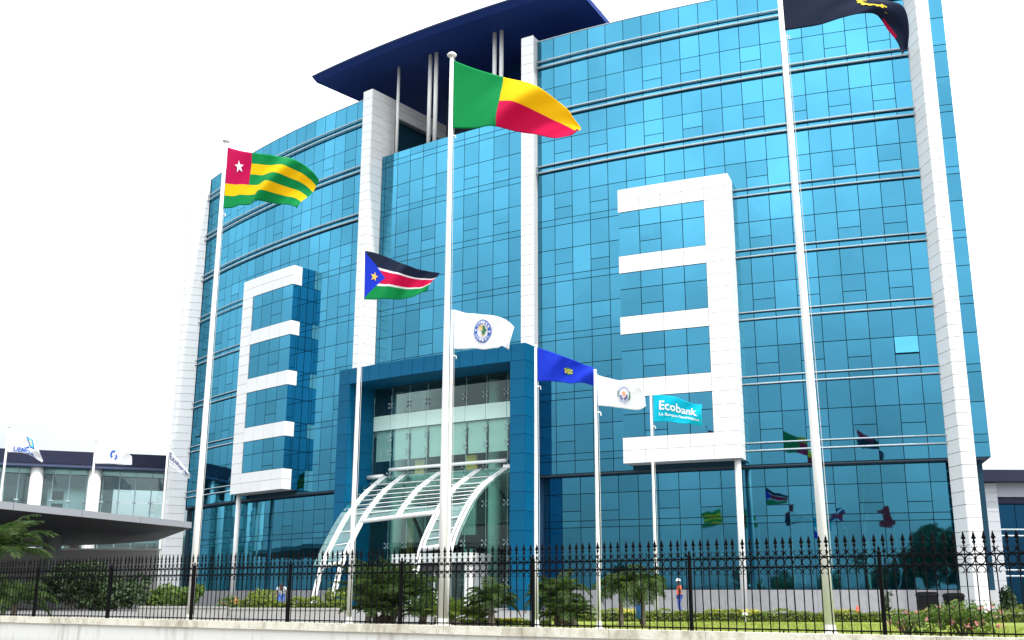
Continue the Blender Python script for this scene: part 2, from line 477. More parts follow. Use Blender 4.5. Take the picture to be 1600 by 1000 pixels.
# two casements standing open, hinged at the head
for sp in open_specs:
    c, X, N, w, h = sp
    M = Matrix.Rotation(R_(-9), 3, X) @ Matrix((X, N, ZUP)).transposed()
    hinge = c + ZUP * h / 2
    cc = hinge - M.col[2] * (h / 2) + N * 0.06
    o = link('open_casement', slab_mesh('glass_pane', w - .05, h - .05, 0.05, GLASS), ob)
    M4 = M.to_4x4(); M4.translation = cc; o.matrix_basis = M4
# rails
def rail(s0, s1, z, rr=0.042):
    for dz in (0.0, -0.48):
        mb = MB(); sgm = max(2, int(abs(s1 - s0) / 1.4))
        mb.tube([fac(s0 + (s1 - s0) * i / sgm, -0.24, z + dz) for i in range(sgm + 1)], rr if dz == 0 else rr * 1.15, 8)
        mb.build('rail', STEEL, ob, smooth=True)
for sg in (-1, 1):
    for r in (1, 2, 3): rail(sg * 8.45, sg * 34.75, RZ[r], 0.062)
    for r in range(4, 9): rail(sg * (EB + 0.03), sg * 34.75, RZ[r])
# white cladding: E frames, inner columns, end fins
clad = []; jc = MB()
def csplit(a, b, n):
    return [(a + (b - a) * i / n, a + (b - a) * (i + 1) / n) for i in range(n)]
for sg in (-1, 1):
    for bi, (z0, z1) in enumerate(BARS):
        big = bi in (0, 4)
        jc.arcbox(sg * (EA + 0.04), sg * ESTEM, -0.4, EN - 0.04, z0 + 0.03, z1 - 0.03)
        for a, b in csplit(EA, ESTEM, 4):
            s0, s1 = (a, b) if sg > 0 else (-b, -a)
            for (c0, c1) in (csplit(z0, z1, 2) if big else [(z0, z1)]): clad.append(fspec(s0, s1, c0, c1, EN))
        for (c0, c1) in (csplit(z0, z1, 2) if big else [(z0, z1)]): clad.append(sspec(sg * EA, 0.22, EN, c0, c1, -sg))
    jc.arcbox(sg * ESTEM, sg * (EB - 0.04), -0.4, EN - 0.04, 10.03, 28.57)
    s0, s1 = (ESTEM, EB) if sg > 0 else (-EB, -ESTEM)
    for c0, c1 in csplit(10.0, 28.6, 22):
        clad.append(fspec(s0, s1, c0, c1, EN)); clad.append(sspec(sg * EB, -0.4, EN, c0, c1, sg))
    # inner column
    jc.arcbox(sg * 7.43, sg * 8.41, -1.3, 0.17, 18.62, 42.5)
    s0, s1 = (7.4, 8.45) if sg > 0 else (-8.45, -7.4)
    for c0, c1 in csplit(18.6, 42.55, 32):
        clad.append(fspec(s0, s1, c0, c1, 0.2)); clad.append(sspec(sg * 7.4, -1.15, 0.2, c0, c1, -sg))
    # terrace flank wall behind the column
    jc.arcbox(sg * 7.43, sg * 7.9, -9.0, -1.3, 41.0, 42.5); jc.arcbox(sg * 7.43, sg * 7.9, -2.6, -1.3, 36.9, 41.0)
    for n0, n1 in csplit(-9, -1.15, 6):
        for c0, c1 in csplit(41.05, 42.55, 2): clad.append(sspec(sg * 7.4, n0, n1, c0, c1, -sg))
    for c0, c1 in csplit(36.95, 41.05, 5): clad.append(sspec(sg * 7.4, -2.5, -1.15, c0, c1, -sg))
    # end fin
    jc.arcbox(sg * 35.06, sg * (35.75 if sg > 0 else 35.87), -0.5, 0.95, GZ, 43.6); jc.arcbox(sg * 34.65, sg * 35.06, -0.5, -0.1, GZ, 43.6)
    s0, s1 = (35.0, 35.78) if sg > 0 else (-35.9, -35.0)
    for c0, c1 in csplit(GZ, 43.65, 57):
        clad.append(fspec(s0, s1, c0, c1, 1.0)); clad.append(qspec(fac(sg * 34.45, -0.4, 0), fac(sg * 35.0, 1.0, 0), c0, c1, sg < 0))
    if sg < 0:
        for c0, c1 in csplit(GZ, 43.65, 57): clad.append(sspec(-35.9, -0.4, 1.0, c0, c1, -1))
jc.build('cladding_backing', JOINT, ob)
emit('cladding_panel', clad, WHITE, ob, t=0.05, tilt=0.0, limit=300, gap=0.028)
# thin round columns under the E stems, soffit of the overhang, plinth
for sg in (-1, 1):
    mb = MB(); p = fac(sg * 22.35, 0.45, 0)
    mb.tube([(p.x, p.y, GZ), (p.x, p.y, 10.02)], 0.20, 14); mb.build('slim_column', WPAINT, ob, smooth=True)
    mb = MB(); mb.arcbox(sg * 8.45, sg * 36.5, NGF, NG - 0.02, 9.62, 9.70); mb.build('soffit', mat('soffit_grey', (0.03, 0.05, 0.075), 0.7), ob)
    mb = MB(); mb.arcbox(sg * 8.45, sg * 36.5, NG - 0.3, NG + 0.06, TOPZ, TOPZ + 0.06); mb.build('coping', STEEL, ob)
pl = []
mb = MB()
for sg in (-1, 1):
    mb.arcbox(sg * 8.5, sg * 36.4, -1.6, -0.93, GZ - 0.2, 2.2)
    for k in range(19):
        a, b = EDG[k], EDG[k + 1]
        s0, s1 = (a, b) if sg > 0 else (-b, -a)
        pl.append(fspec(s0, s1, GZ, 2.22, -0.9))
mb.build('plinth', JOINT, ob)
emit('plinth_slab', pl, GRANITE, ob, t=0.05, gap=0.02)

# roof plate over the terrace
def arc_plate(s0, s1, n0, n1, zb, zt, inset):
    mb = MB(); seg = 24; p = []
    for i in range(seg + 1):
        q = i / seg
        s = s0 + (s1 - s0) * q
        p += [fac(s, n0, zb), fac(s, n1 - inset, zb), fac(s, n1, zt - 0.12), fac(s, n1, zt), fac(s, n0, zt)]
    f = [(0, 4, 3, 2, 1), tuple(seg * 5 + k for k in range(5))]
    for i in range(seg):
        a, b = i * 5, i * 5 + 5
        for k in range(5): f.append((a + k, a + (k + 1) % 5, b + (k + 1) % 5, b + k))
    mb.add(p, f)
    return mb
rf = arc_plate(-14.0, 12.35, -16, 1.25, 45.0, 45.45, 0.5).build('roof_plate', NAVY, ob)
mb = MB(); seg = 24
mb.tube([fac(-14.0 + 26.35 * i / seg, 1.27, 45.40) for i in range(seg + 1)], 0.07, 6); mb.build('roof_edge', NAVY_E, rf)
for s in (-2.80, -2.15, 3.75, 4.40, -6.35):
    mb = MB(); p = fac(s, -1.75, 0); mb.tube([(p.x, p.y, 36.7), (p.x, p.y, 45.02)], 0.17 if s > -6 else 0.13, 12); mb.build('roof_post', WPAINT, ob, smooth=True)
mb = MB(); mb.arcbox(-7.4, 7.4, -16, -9, 36.8, 44.9); mb.build('terrace_back_wall', mat('terrace_dark', (0.03, 0.045, 0.09), 0.7, var=0.15, vscale=0.4), ob)
mb = MB(); mb.arcbox(2.4, 6.6, -7.6, -5.4, 40.2, 44.0); mb.build('skylight_box', GLASS, ob)
for s, n, h in ((-12.2, -6.5, 3.8), (10.9, -7.0, 5.6)):
    mb = MB(); p = fac(s, n, 0); mb.tube([(p.x, p.y, 45.4), (p.x, p.y, 45.4 + h)], 0.05, 6)
    mb.tube([(p.x, p.y, 45.4 + h * 0.6), (p.x, p.y, 45.4 + h)], 0.09, 6); mb.build('antenna', STEEL, rf)

# blue entrance portal
PN, PO, PI_, PT, PB = 1.50, 8.45, 7.30, 18.60, 17.40
mb = MB()
mb.arcbox(-PO + 0.03, PO - 0.03, -1.15, PN - 0.03, PB + 0.03, PT - 0.03)
for sg in (-1, 1): mb.arcbox(sg * (PI_ + 0.03), sg * (PO - 0.03), -1.3, PN - 0.03, GZ, PB + 0.03)
mb.build('portal_backing', BLUEJ, ob)
pp = []
for a, b in csplit(-PO, PO, 16): pp.append(fspec(a, b, PB, PT, PN))
for sg in (-1, 1):
    s0, s1 = (PI_, PO) if sg > 0 else (-PO, -PI_)
    for c0, c1 in csplit(GZ, PB, 13):
        pp.append(fspec(s0, s1, c0, c1, PN))
        pp.append(sspec(sg * PO, -0.5, PN, c0, c1, sg))
        for n0, n1 in csplit(-1.15, PN, 2): pp.append(sspec(sg * PI_, n0, n1, c0, c1, -sg))
    pp.append(sspec(sg * PO, -0.5, PN, PB, PT, sg))
emit('portal_panel', pp, BLUEP, ob, t=0.05, gap=0.03)
mb = MB(); mb.arcbox(-PI_ + 0.05, PI_ - 0.05, -1.2, PN - 0.05, PB - 0.02, PB + 0.02); mb.build('portal_soffit', BLUEP, ob)

# entrance hall behind the portal
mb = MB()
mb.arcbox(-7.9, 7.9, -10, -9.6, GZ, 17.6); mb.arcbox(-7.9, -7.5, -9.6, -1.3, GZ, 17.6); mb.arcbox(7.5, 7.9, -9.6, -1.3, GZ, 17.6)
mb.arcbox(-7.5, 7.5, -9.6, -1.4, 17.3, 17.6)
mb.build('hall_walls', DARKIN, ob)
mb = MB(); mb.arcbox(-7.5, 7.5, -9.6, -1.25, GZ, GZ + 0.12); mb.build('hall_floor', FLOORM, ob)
mb = MB(); mb.arcbox(-7.5, 7.5, -9.6, -1.5, 13.7, 14.1); mb.arcbox(-7.5, 7.5, -9.6, -1.5, 10.2, 10.6); mb.build('floor_slab', PALE, ob)
for s in (-6.3, -1.3, 3.2):
    mb = MB(); p = fac(s, -3.0, 0); mb.tube([(p.x, p.y, GZ), (p.x, p.y, 17.4)], 0.46, 18); mb.build('hall_column', MCOL, ob, smooth=True)
gcols = csplit(-7.25, 7.25, 8)
for a, b in gcols:
    for nm, z0, z1, mm in (('frosted_pane', 14.05, 15.22, MINT),):
        o = link(nm, slab_mesh(nm, b - a - 0.05, z1 - z0 - 0.04, 0.05, mm), ob)
        sp = fspec(a, b, z0, z1, -1.15); M = Matrix((sp[1], sp[2], ZUP)).transposed().to_4x4(); M.translation = sp[0]; o.matrix_basis = M
    o = link('roller_blind', slab_mesh('roller_blind', b - a - 0.28, 2.3, 0.04, BLIND), ob)
    sp = fspec(a + .1, b - .1, 11.75, 14.03, -1.42); M = Matrix((sp[1], sp[2], ZUP)).transposed().to_4x4(); M.translation = sp[0]; o.matrix_basis = M
clr = []
for a, b in gcols:
    for z0, z1 in ((15.22, 17.35), (11.72, 14.05), (10.6, 11.72), (8.1, 10.6), (5.4, 8.1), (2.7, 5.4), (1.05, 2.7)):
        clr.append(fspec(a, b, z0, z1, -1.15))
emit('clear_pane', clr, CLEAR, ob, t=0.03, gap=0.03)
mb = MB()
for a, b in gcols:
    for z in (15.9, 13.4, 12.3, 10.6, 8.1, 5.4, 2.7):
        for ds, dz in ((0.16, 0.16), (-0.16, 0.16), (0.16, -0.16), (-0.16, -0.16)):
            mb.tube([fac(b, -1.2, z), fac(b + ds, -1.08, z + dz)], 0.02, 4)
            mb.obox(fac(b + ds, -1.1, z + dz), tang(b) * 0.05, outw(b) * 0.03, ZUP * 0.05)
    mb.tube([fac(b, -1.28, 1.0), fac(b, -1.28, 17.3)], 0.035, 5)
mb.build('spider_fittings', STEEL, ob, kind='stuff')
for s0, s1, z0, z1, n, mm, nm in ((-6.1, -5.1, 1.0, 9.9, -3.6, OLIVE, 'olive_panel'), (-3.5, -2.6, 10.65, 11.7, -1.9, YELP, 'yellow_panel'), (1.4, 2.3, 10.65, 11.7, -1.9, YELP, 'yellow_panel'),
                                  (-0.9, 0.4, 6.2, 9.0, -4.5, MINT, 'interior_panel'), (-0.9, 0.4, 2.6, 5.2, -4.5, MINT, 'interior_panel'), (4.0, 6.6, 1.1, 9.8, -6.0, mat('inner_dark_wall', (0.08, 0.10, 0.10), 0.6), 'interior_panel')):
    mb = MB(); mb.arcbox(s0, s1, n - 0.2, n, z0, z1); mb.build(nm, mm, ob)
# white door vestibule
mb = MB()
for s in (-2.1, 3.75): mb.arcbox(s, s + 0.32, -1.0, 1.4, GZ, 4.0)
mb.arcbox(-2.3, 4.3, -1.0, 1.7, 4.0, 4.62)
vest = mb.build('door_vestibule', WPAINT, ob)
for a, b in csplit(-1.75, 3.72, 4):
    sp = fspec(a, b, GZ + 0.05, 3.5, 1.0)
    o = link('door_leaf', slab_mesh('door_leaf', b - a - 0.06, 2.5, 0.04, CLEAR), ob); M = Matrix((sp[1], sp[2], ZUP)).transposed().to_4x4(); M.translation = sp[0]; o.matrix_basis = M
    mb = MB(); mb.obox(fac(b, 1.0, 2.2), tang(b) * 0.04, outw(b) * 0.05, ZUP * 1.3); mb.build('door_post', WPAINT, ob)
mb = MB(); mb.arcbox(-1.75, 3.72, 0.9, 1.0, 3.5, 4.0); mb.build('door_head', mat('door_head_grey', (0.08, 0.085, 0.09), 0.5), ob)
# entrance steps
mb = MB()
for i in range(4): mb.arcbox(-7.2, 7.2, -1.2, 2.4 + 0.35 * (3 - i) , GZ + 0.0 + 0.03 * 0, GZ + 0.13 * (i + 1) - 0.0 if False else GZ + 0.03 * (i + 1))
mb.build('entrance_step', GRANITE, ob)

# ------------------------------------------------------------------ curved entrance canopy
cn = thing('entrance_canopy', fac(0, 3, GZ), 'curved glass entrance canopy on white arched ribs', 'canopy')
PL = [(-1.0, 10.50), (0.8, 9.25), (1.9, 8.2), (2.9, 7.1), (4.2, 5.1), (5.0, 3.6), (5.5, 1.8), (5.62, GZ)]
PR = [(-1.0, 10.50), (1.85, 9.15), (3.0, 8.35), (3.95, 7.5), (5.15, 6.0), (5.85, 4.75), (6.9, 1.9), (7.1, GZ)]
def rprof(s, q):
    w = min(1, max(0, (s + 5.7) / 11.4)); x = q * (len(PL) - 1); i = min(int(x), len(PL) - 2); f = x - i
    def cr(P, i, f):
        p0, p1, p2, p3 = P[max(i - 1, 0)], P[i], P[i + 1], P[min(i + 2, len(P) - 1)]
        return [0.5 * (2 * p1[k] + (p2[k] - p0[k]) * f + (2 * p0[k] - 5 * p1[k] + 4 * p2[k] - p3[k]) * f * f + (3 * p1[k] - p0[k] - 3 * p2[k] + p3[k]) * f ** 3) for k in (0, 1)]
    a, b = cr(PL, i, f), cr(PR, i, f)
    return a[0] * (1 - w) + b[0] * w, a[1] * (1 - w) + b[1] * w
RIBS = [(-5.75, 1.0), (-3.75, 1.0), (-0.25, 0.46), (3.25, 1.0), (5.6, 1.0)]
for s, qe in RIBS:
    mb = MB()
    for ds in (-0.135, 0.135):
        mb.tube([fac(s + ds, *rprof(s, qe * i / 30)) for i in range(31)], 0.095, 8)
    rb = mb.build('rib', WPAINT, cn, smooth=True)
    mb = MB(); mb.tube([fac(s, *rprof(s, qe * i / 30)) for i in range(31)], 0.05, 6); mb.build('rib_web', mat('web_grey', (0.12, 0.12, 0.13), 0.6), rb)
for j in range(1, 14):
    q = 0.033 + 0.052 * j
    if j <= 7:
        segs = [(-5.75, 5.6)]
    else: segs = []
    for a, b in segs:
        mb = MB(); mb.tube([fac(a + (b - a) * i / 8, *rprof(a + (b - a) * i / 8, q)) for i in range(9)], 0.034, 6); mb.build('purlin', WPAINT, cn, smooth=True)
for q in (0.50, 0.565, 0.63, 0.70):
    for a, b in ((-5.75, -3.75), (3.25, 5.6)):
        mb = MB(); mb.tube([fac(a, *rprof(a, q)), fac(b, *rprof(b, q))], 0.042 if q < 0.69 else 0.16, 8); mb.build('purlin', WPAINT, cn, smooth=True)
mb = MB(); mb.tube([fac(-3.75 + 7.0 * i / 6, *rprof(-3.75 + 7.0 * i / 6, 0.455)) for i in range(7)], 0.15, 10); mb.build('front_beam', WPAINT, cn, smooth=True)
mb = MB(); mb.tube([fac(-5.0 + 10.7 * i / 8, -0.75, 10.95) for i in range(9)], 0.13, 10); mb.build('wall_beam', WPAINT, cn, smooth=True)
mb = MB(); mb.tube([fac(-7.2, -0.7, 10.5), fac(-5.6, -0.7, 10.5)], 0.16, 10); mb.build('side_arm', WPAINT, cn, smooth=True)
mb = MB(); mb.tube([fac(5.5, -0.7, 10.5), fac(7.2, -0.7, 10.5)], 0.16, 10); mb.build('side_arm', WPAINT, cn, smooth=True)
def canopy_glass(a, b, q0, q1, nq):
    for j in range(nq):
        mb = MB(); p = []
        qs = (q0 + (q1 - q0) * (j + 0.02) / nq, q0 + (q1 - q0) * (j + 0.98) / nq)
        for q in qs:
            for s in (a, b):
                n, z = rprof(s, q); p.append(fac(s, n - 0.04, z - 0.05))
        d = ZUP * 0.02
        mb.add(p + [x + d for x in p], [(0, 1, 3, 2), (4, 6, 7, 5), (0, 4, 5, 1), (2, 3, 7, 6), (0, 2, 6, 4), (1, 5, 7, 3)])
        mb.build('canopy_pane', CANG, cn)
canopy_glass(-6.7, -3.75, 0.01, 0.70, 14); canopy_glass(3.25, 6.0, 0.01, 0.70, 14)
canopy_glass(-3.72, -0.25, 0.01, 0.455, 9); canopy_glass(-0.22, 3.22, 0.01, 0.455, 9)
mb = MB()
for s, qe in RIBS:
    for j in range(1, 8):
        n, z = rprof(s, 0.033 + 0.052 * j)
        for ds in (-0.3, 0.3):
            mb.tube([fac(s, n, z), fac(s + ds, n + 0.1, z + 0.12)], 0.025, 4)
mb.build('glass_clamps', STEEL, cn, kind='stuff')

# ------------------------------------------------------------------ glass pavilion at the left
NAVY2 = mat('charcoal_navy', (0.022, 0.026, 0.055), 0.6, var=0.12, vscale=0.3, spec=0.15)
def pavilion():
    P0 = Vector((-49.97, 105.0, 0)); U = Vector((14.5, 5.0, 0)).normalized(); V = Vector((-U.y, U.x, 0))   # V points away from camera
    pv = thing('glass_pavilion', P0 + ZUP * GZ, 'two-storey glazed pavilion with navy roof behind the left flags', 'building')
    def bx(name, u0, u1, v0, v1, z0, z1, m, parent=pv, **k):
        mb = MB(); mb.obox(P0 + U * (u0 + u1) / 2 + V * (v0 + v1) / 2 + ZUP * (z0 + z1) / 2, U * (u1 - u0) / 2, V * (v1 - v0) / 2, ZUP * (z1 - z0) / 2)
        return mb.build(name, m, parent, **k)
    bx('roof', -12, 19, -1.6, 16, 14.25, 15.5, NAVY2)
    bx('roof_soffit', -12, 19, -1.5, 0.2, 13.95, 14.24, NAVY_E)
    bx('back_wall', -12, 10.5, 11.6, 12, GZ, 14.2, PALE); bx('back_parapet', 10.5, 19, 11.6, 12, GZ, 8.3, PALE)
    bx('floor_slab', -12, 19, 0.25, 11.6, 6.9, 7.4, PALE)
    bx('inner_wall', 4.6, 8.3, 1.2, 1.5, 7.4, 13.4, WPAINT)
    for i, z in enumerate((10.0, 11.2)): bx('wall_opening', 5.0, 6.1, 1.08, 1.2, z - 0.2, z + 0.6, DARKIN)
    bx('inner_band', -12, 19, 0.3, 0.42, 12.1, 13.35, mat('slate_band', (0.035, 0.05, 0.075), 0.5))
    for u in (-9.5, -5.2, -0.9, 3.6, 8.9):
        mb = MB(); c = P0 + U * u - V * 0.55; mb.tube([c + ZUP * GZ, c + ZUP * 13.94], 0.62, 16); mb.build('round_column', WPAINT, pv, smooth=True)
    bx('white_pier', 0.1, 0.7, 0.45, 0.9, GZ, 13.4, WPAINT)
    specs = []; wd = 1.55
    k = 0; u = -12
    while u < 18.9:
        for z0, z1 in ((13.35, 13.95), (10.8, 13.35), (8.2, 10.8), (6.6, 8.2), (3.9, 6.6), (1.0, 3.9)):
            c = P0 + U * (u + wd / 2) + ZUP * (z0 + z1) / 2
            specs.append((c, U, -V, wd, z1 - z0))
        u += wd
    emit('window_pane', specs, clear_glass('pavilion_glass', (0.82, 0.95, 0.95), 0.06, 0.95), pv, t=0.03, gap=0.05)
    bx('frosted_band', -12, 19, 0.1, 0.16, 13.4, 13.93, MINT)
    mb = MB(); u = -12
    while u < 18.9:
        mb.obox(P0 + U * u + V * 0.14 + ZUP * 7.4, U * 0.05, V * 0.09, ZUP * 6.5)
        for z in (10.8, 8.2): mb.obox(P0 + U * u - V * 0.05 + ZUP * z, U * 0.2, V * 0.03, ZUP * 0.06)
        u += wd
    mb.build('glazing_fins', STEEL, pv, kind='stuff')
pavilion()

# ------------------------------------------------------------------ gatehouse canopy at the left
def gate_canopy():
    pts = [Vector((-20.83, 70.95, 0)), Vector((-27.6, 51.7, 0)), Vector((-52, 58, 0)), Vector((-47, 99.5, 0)), Vector((-28.37, 87.5, 0))]
    cen = sum(pts, Vector()) / 5
    gc = thing('gate_canopy', (-29.5, 72, GZ), 'wide flat dark gate canopy beside the left end of the block', 'canopy')
    mb = MB(); n = 5
    inner = [cen + (p - cen) * 0.72 for p in pts]
    top = [p + ZUP * 6.35 for p in pts]; mid = [p + ZUP * 6.0 for p in pts]; low = [p + ZUP * 5.55 for p in inner]
    f = [tuple(range(n))[::-1], tuple(2 * n + k for k in range(n))]
    for k in range(n):
        k2 = (k + 1) % n
        f += [(k, k2, n + k2, n + k), (n + k, n + k2, 2 * n + k2, 2 * n + k)]
    mb.add(top + mid + low, f)
    mb.build('canopy_soffit', mat('charcoal_metal', (0.014, 0.015, 0.021), 0.55, var=0.12, vscale=0.3), gc)
    # fascia boards
    FAS = mat('fascia_grey', (0.26, 0.27, 0.29), 0.45)
    for k in range(n):
        a, b = pts[k], pts[(k + 1) % n]; L = (b - a).length; m_ = max(1, int(L / 4.2)); d = (b - a).normalized()
        nn = Vector((d.y, -d.x, 0))
        if nn.dot((a + b) / 2 - cen) < 0: nn = -nn
        for i in range(m_):
            c = a + d * (L * (i + 0.5) / m_) + nn * 0.04
            mb = MB(); mb.obox(c + ZUP * 6.19, d * (L / m_ / 2 - 0.02), nn * 0.04, ZUP * 0.19); mb.build('fascia_board', FAS, gc)
    for x, y in ((-29.9, 71.5), (-41, 73)):
        mb = MB(); mb.tube([(x, y, GZ), (x, y, 5.7)], 0.55, 18); mb.build('support_column', mat('grey_column', (0.22, 0.22, 0.23), 0.6), gc, smooth=True)
    gw = MB(); gw.box(-38, -24.1, 75, 75.4, GZ, 4.75); o = gw.build('screen_wall', mat('grey_render', (0.42, 0.41, 0.40), 0.85, var=0.12, vscale=0.5))
    o['label'] = 'pale grey rendered screen wall under the gate canopy'; o['category'] = 'wall'
    gw = MB(); gw.box(-38.1, -24.0, 74.9, 75.5, 4.75, 4.85); gw.build('coping', WPAINT, o, local=True)
gate_canopy()

# ------------------------------------------------------------------ low wing at the right
def right_wing():
    rw = thing('side_annex', (42, 86, GZ), 'low annex with navy roof edge and dark glass right of the tall fin', 'building')
    U = Vector((1, 0.0, 0)); 
    def bx(name, x0, x1, y0, y1, z0, z1, m, **k):
        mb = MB(); mb.box(x0, x1, y0, y1, z0, z1); return mb.build(name, m, rw, **k)
    bx('roof', 34.5, 62, 83.6, 100, 10.55, 11.45, NAVY2)
    bx('parapet_band', 37.9, 62, 84.6, 85.0, 9.45, 10.55, mat('grey_band', (0.32, 0.34, 0.38), 0.6))
    bx('lintel', 37.9, 62, 84.75, 85.2, 8.95, 9.44, NAVY2)
    bx('body', 37.9, 62, 85.4, 99, GZ, 10.5, NAVY_JOINT)
    clad2 = [(Vector((37.2, 84.6, z + 0.37)), Vector((1, 0, 0)), Vector((0, -1, 0)), 1.4, 0.74) for z in [GZ + 0.74 * i for i in range(13)]]
    bx('pier', 36.52, 37.88, 84.62, 85.6, GZ, 10.5, JOINT)
    emit('cladding_panel', clad2, mat('grey_cladding', (0.50, 0.52, 0.55), 0.5, var=0.08), rw, t=0.04, gap=0.03)
    sp = []
    x = 37.95
    while x < 61:
        for z0, z1 in ((7.0, 8.95), (6.5, 7.0), (3.9, 6.5), (3.45, 3.9), (GZ + 0.1, 3.45)): sp.append((Vector((x + 0.75, 85.3, (z0 + z1) / 2)), Vector((1, 0, 0)), Vector((0, -1, 0)), 1.5, z1 - z0))
        x += 1.5
    emit('glass_pane', sp, GLASS_D, rw, t=0.04, gap=0.05, tilt=0.002)
    for z in (6.98, 6.5, 3.9, 3.45):
        mb = MB(); mb.tube([(37.9, 85.15, z), (62, 85.15, z)], 0.07, 6); mb.build('rail', STEEL, rw)
right_wing()

# ------------------------------------------------------------------ boundary wall and iron fence
WALLM = mat('painted_wall', (0.74, 0.72, 0.67), 0.8, col2=(0.66, 0.63, 0.56), vscale=0.8, bump=0.15, bscale=12)
CAPM = mat('wall_cap', (0.66, 0.62, 0.52), 0.85, col2=(0.50, 0.46, 0.37), vscale=2.2, bump=0.2, bscale=25, ranobj=0.10)
def stain_mat(name, col, dirt, sx, sz, lo, hi, bumpk=0.2):
    m = bpy.data.materials.new(name); m.use_nodes = True
    n, l = m.node_tree.nodes, m.node_tree.links; b = n['Principled BSDF']; b.inputs['Roughness'].default_value = 0.85; b.inputs['Specular IOR Level'].default_value = 0.2
    t = n.new('ShaderNodeTexCoord'); mp = n.new('ShaderNodeMapping'); mp.inputs['Scale'].default_value = (sx, sx, sz); l.new(t.outputs['Object'], mp.inputs[0])
    a = n.new('ShaderNodeTexNoise'); a.inputs['Scale'].default_value = 1.0; a.inputs['Detail'].default_value = 6; a.inputs['Roughness'].default_value = 0.65; l.new(mp.outputs[0], a.inputs['Vector'])
    c = n.new('ShaderNodeTexNoise'); c.inputs['Scale'].default_value = 0.45; c.inputs['Detail'].default_value = 4; l.new(t.outputs['Object'], c.inputs['Vector'])
    mu = n.new('ShaderNodeMath'); mu.operation = 'MULTIPLY_ADD'; mu.inputs[1].default_value = 0.6; l.new(c.outputs['Fac'], mu.inputs[0]); l.new(a.outputs['Fac'], mu.inputs[2])
    mr = n.new('ShaderNodeMapRange'); mr.inputs[1].default_value = lo; mr.inputs[2].default_value = hi; l.new(mu.outputs[0], mr.inputs[0])
    mx = n.new('ShaderNodeMix'); mx.data_type = 'RGBA'; l.new(mr.outputs[0], mx.inputs[0]); mx.inputs[6].default_value = (*col, 1); mx.inputs[7].default_value = (*dirt, 1); l.new(mx.outputs[2], b.inputs['Base Color'])
    f = n.new('ShaderNodeTexNoise'); f.inputs['Scale'].default_value = 22; f.inputs['Detail'].default_value = 4; l.new(t.outputs['Object'], f.inputs['Vector'])
    bp = n.new('ShaderNodeBump'); bp.inputs['Strength'].default_value = bumpk; bp.inputs['Distance'].default_value = 0.03; l.new(f.outputs['Fac'], bp.inputs['Height']); l.new(bp.outputs[0], b.inputs['Normal'])
    return m
WALLM = stain_mat('stained_wall', (0.78, 0.76, 0.71), (0.46, 0.42, 0.34), 5.0, 0.7, 0.84, 1.2)
CAPM = stain_mat('stained_cap', (0.70, 0.66, 0.55), (0.34, 0.29, 0.20), 3.0, 2.0, 0.74, 1.08, 0.35)
T0, T1 = -32.0, 16.5
bw = thing('boundary_wall', fpt(0, 0, 0), 'long low cream street wall with a projecting cap under the fence', 'wall')
mb = MB(); mb.obox(fpt((T0 + T1) / 2, 0, 0.36), FD * ((T1 - T0) / 2), FN * 0.13, ZUP * 0.40); mb.build('wall_body', WALLM, bw)
t = T0; i = 0
while t < T1 - 0.1:
    L = 2.45
    mb = MB(); c = fpt(t + L / 2, 0, 0.857 + random.uniform(-.004, .004)); mb.obox(c, FD * (L / 2 - 0.006), FN * 0.24, ZUP * 0.105)
    mb.build('cap_stone', CAPM, bw)
    t += L; i += 1
fe = thing('iron_fence', fpt(0, 0, 0.96), 'black wrought-iron railing with spear tops along the cream wall', 'fence')
FB = 0.962
def picket_mesh():
    mb = MB(); h = 0.010
    mb.obox((0, 0, 0.80), Vector((h, 0, 0)), Vector((0, h, 0)), ZUP * 0.86)
    mb.lathe([(0.012, 1.60), (0.03, 1.63), (0.03, 1.66), (0.012, 1.69), (0.012, 1.74)], ns=6)
    mb.lathe([(0.012, 1.74), (0.034, 1.77), (0.034, 1.79), (0.016, 1.82)], ns=6)
    # spear head: flat blade with barbs
    sil = [(0, 1.81), (0.022, 1.83), (0.052, 1.86), (0.030, 1.885), (0.024, 1.92), (0, 2.0), (-0.024, 1.92), (-0.030, 1.885), (-0.052, 1.86), (-0.022, 1.83)]
    nS = len(sil)
    mb.add([(x, -0.009, z) for x, z in sil] + [(x, 0.009, z) for x, z in sil],
           [tuple(range(nS)), tuple(range(2 * nS - 1, nS - 1, -1))] + [(k, (k + 1) % nS, nS + (k + 1) % nS, nS + k) for k in range(nS)])
    return mb.mesh('picket', IRON)
def ring_mesh(name, r, a0, a1, ns=14, tr=0.011):
    mb = MB(); closed = abs(a1 - a0) > 6.2
    mb.tube([(r * math.cos(a0 + (a1 - a0) * k / ns), 0, r * math.sin(a0 + (a1 - a0) * k / ns)) for k in range(ns + 1)], tr, 4, cap=not closed)
    return mb.mesh(name, IRON)
PK = picket_mesh(); SPC = 0.195
RG = ring_mesh('ring', 0.088, 0, 2 * math.pi)
def scroll_mesh(flip):
    mb = MB(); r = 0.062
    pts = []
    for k in range(13):
        a = math.pi + math.pi * k / 12
        pts.append((0.075 * math.cos(a), 0, 0.10 + 0.095 * math.sin(a)))
    pts = [(-0.035, 0, 0.105), (-0.05, 0, 0.128)] + pts + [(0.05, 0, 0.128), (0.035, 0, 0.105)]
    pts = [(x, y, z * flip) for x, y, z in pts]
    mb.tube(pts, 0.010, 4)
    return mb.mesh('scroll', IRON)
SCU, SCD = scroll_mesh(1), scroll_mesh(-1)
ang = math.atan2(FD.y, FD.x)
def place(name, me, p):
    o = link(name, me, fe); M = Matrix.Rotation(ang, 4, 'Z'); M.translation = p; o.matrix_basis = M
    return o
PSP = 4.29; posts = [0.02 + PSP * k for k in range(-6, 4)]
t = -26.0; 
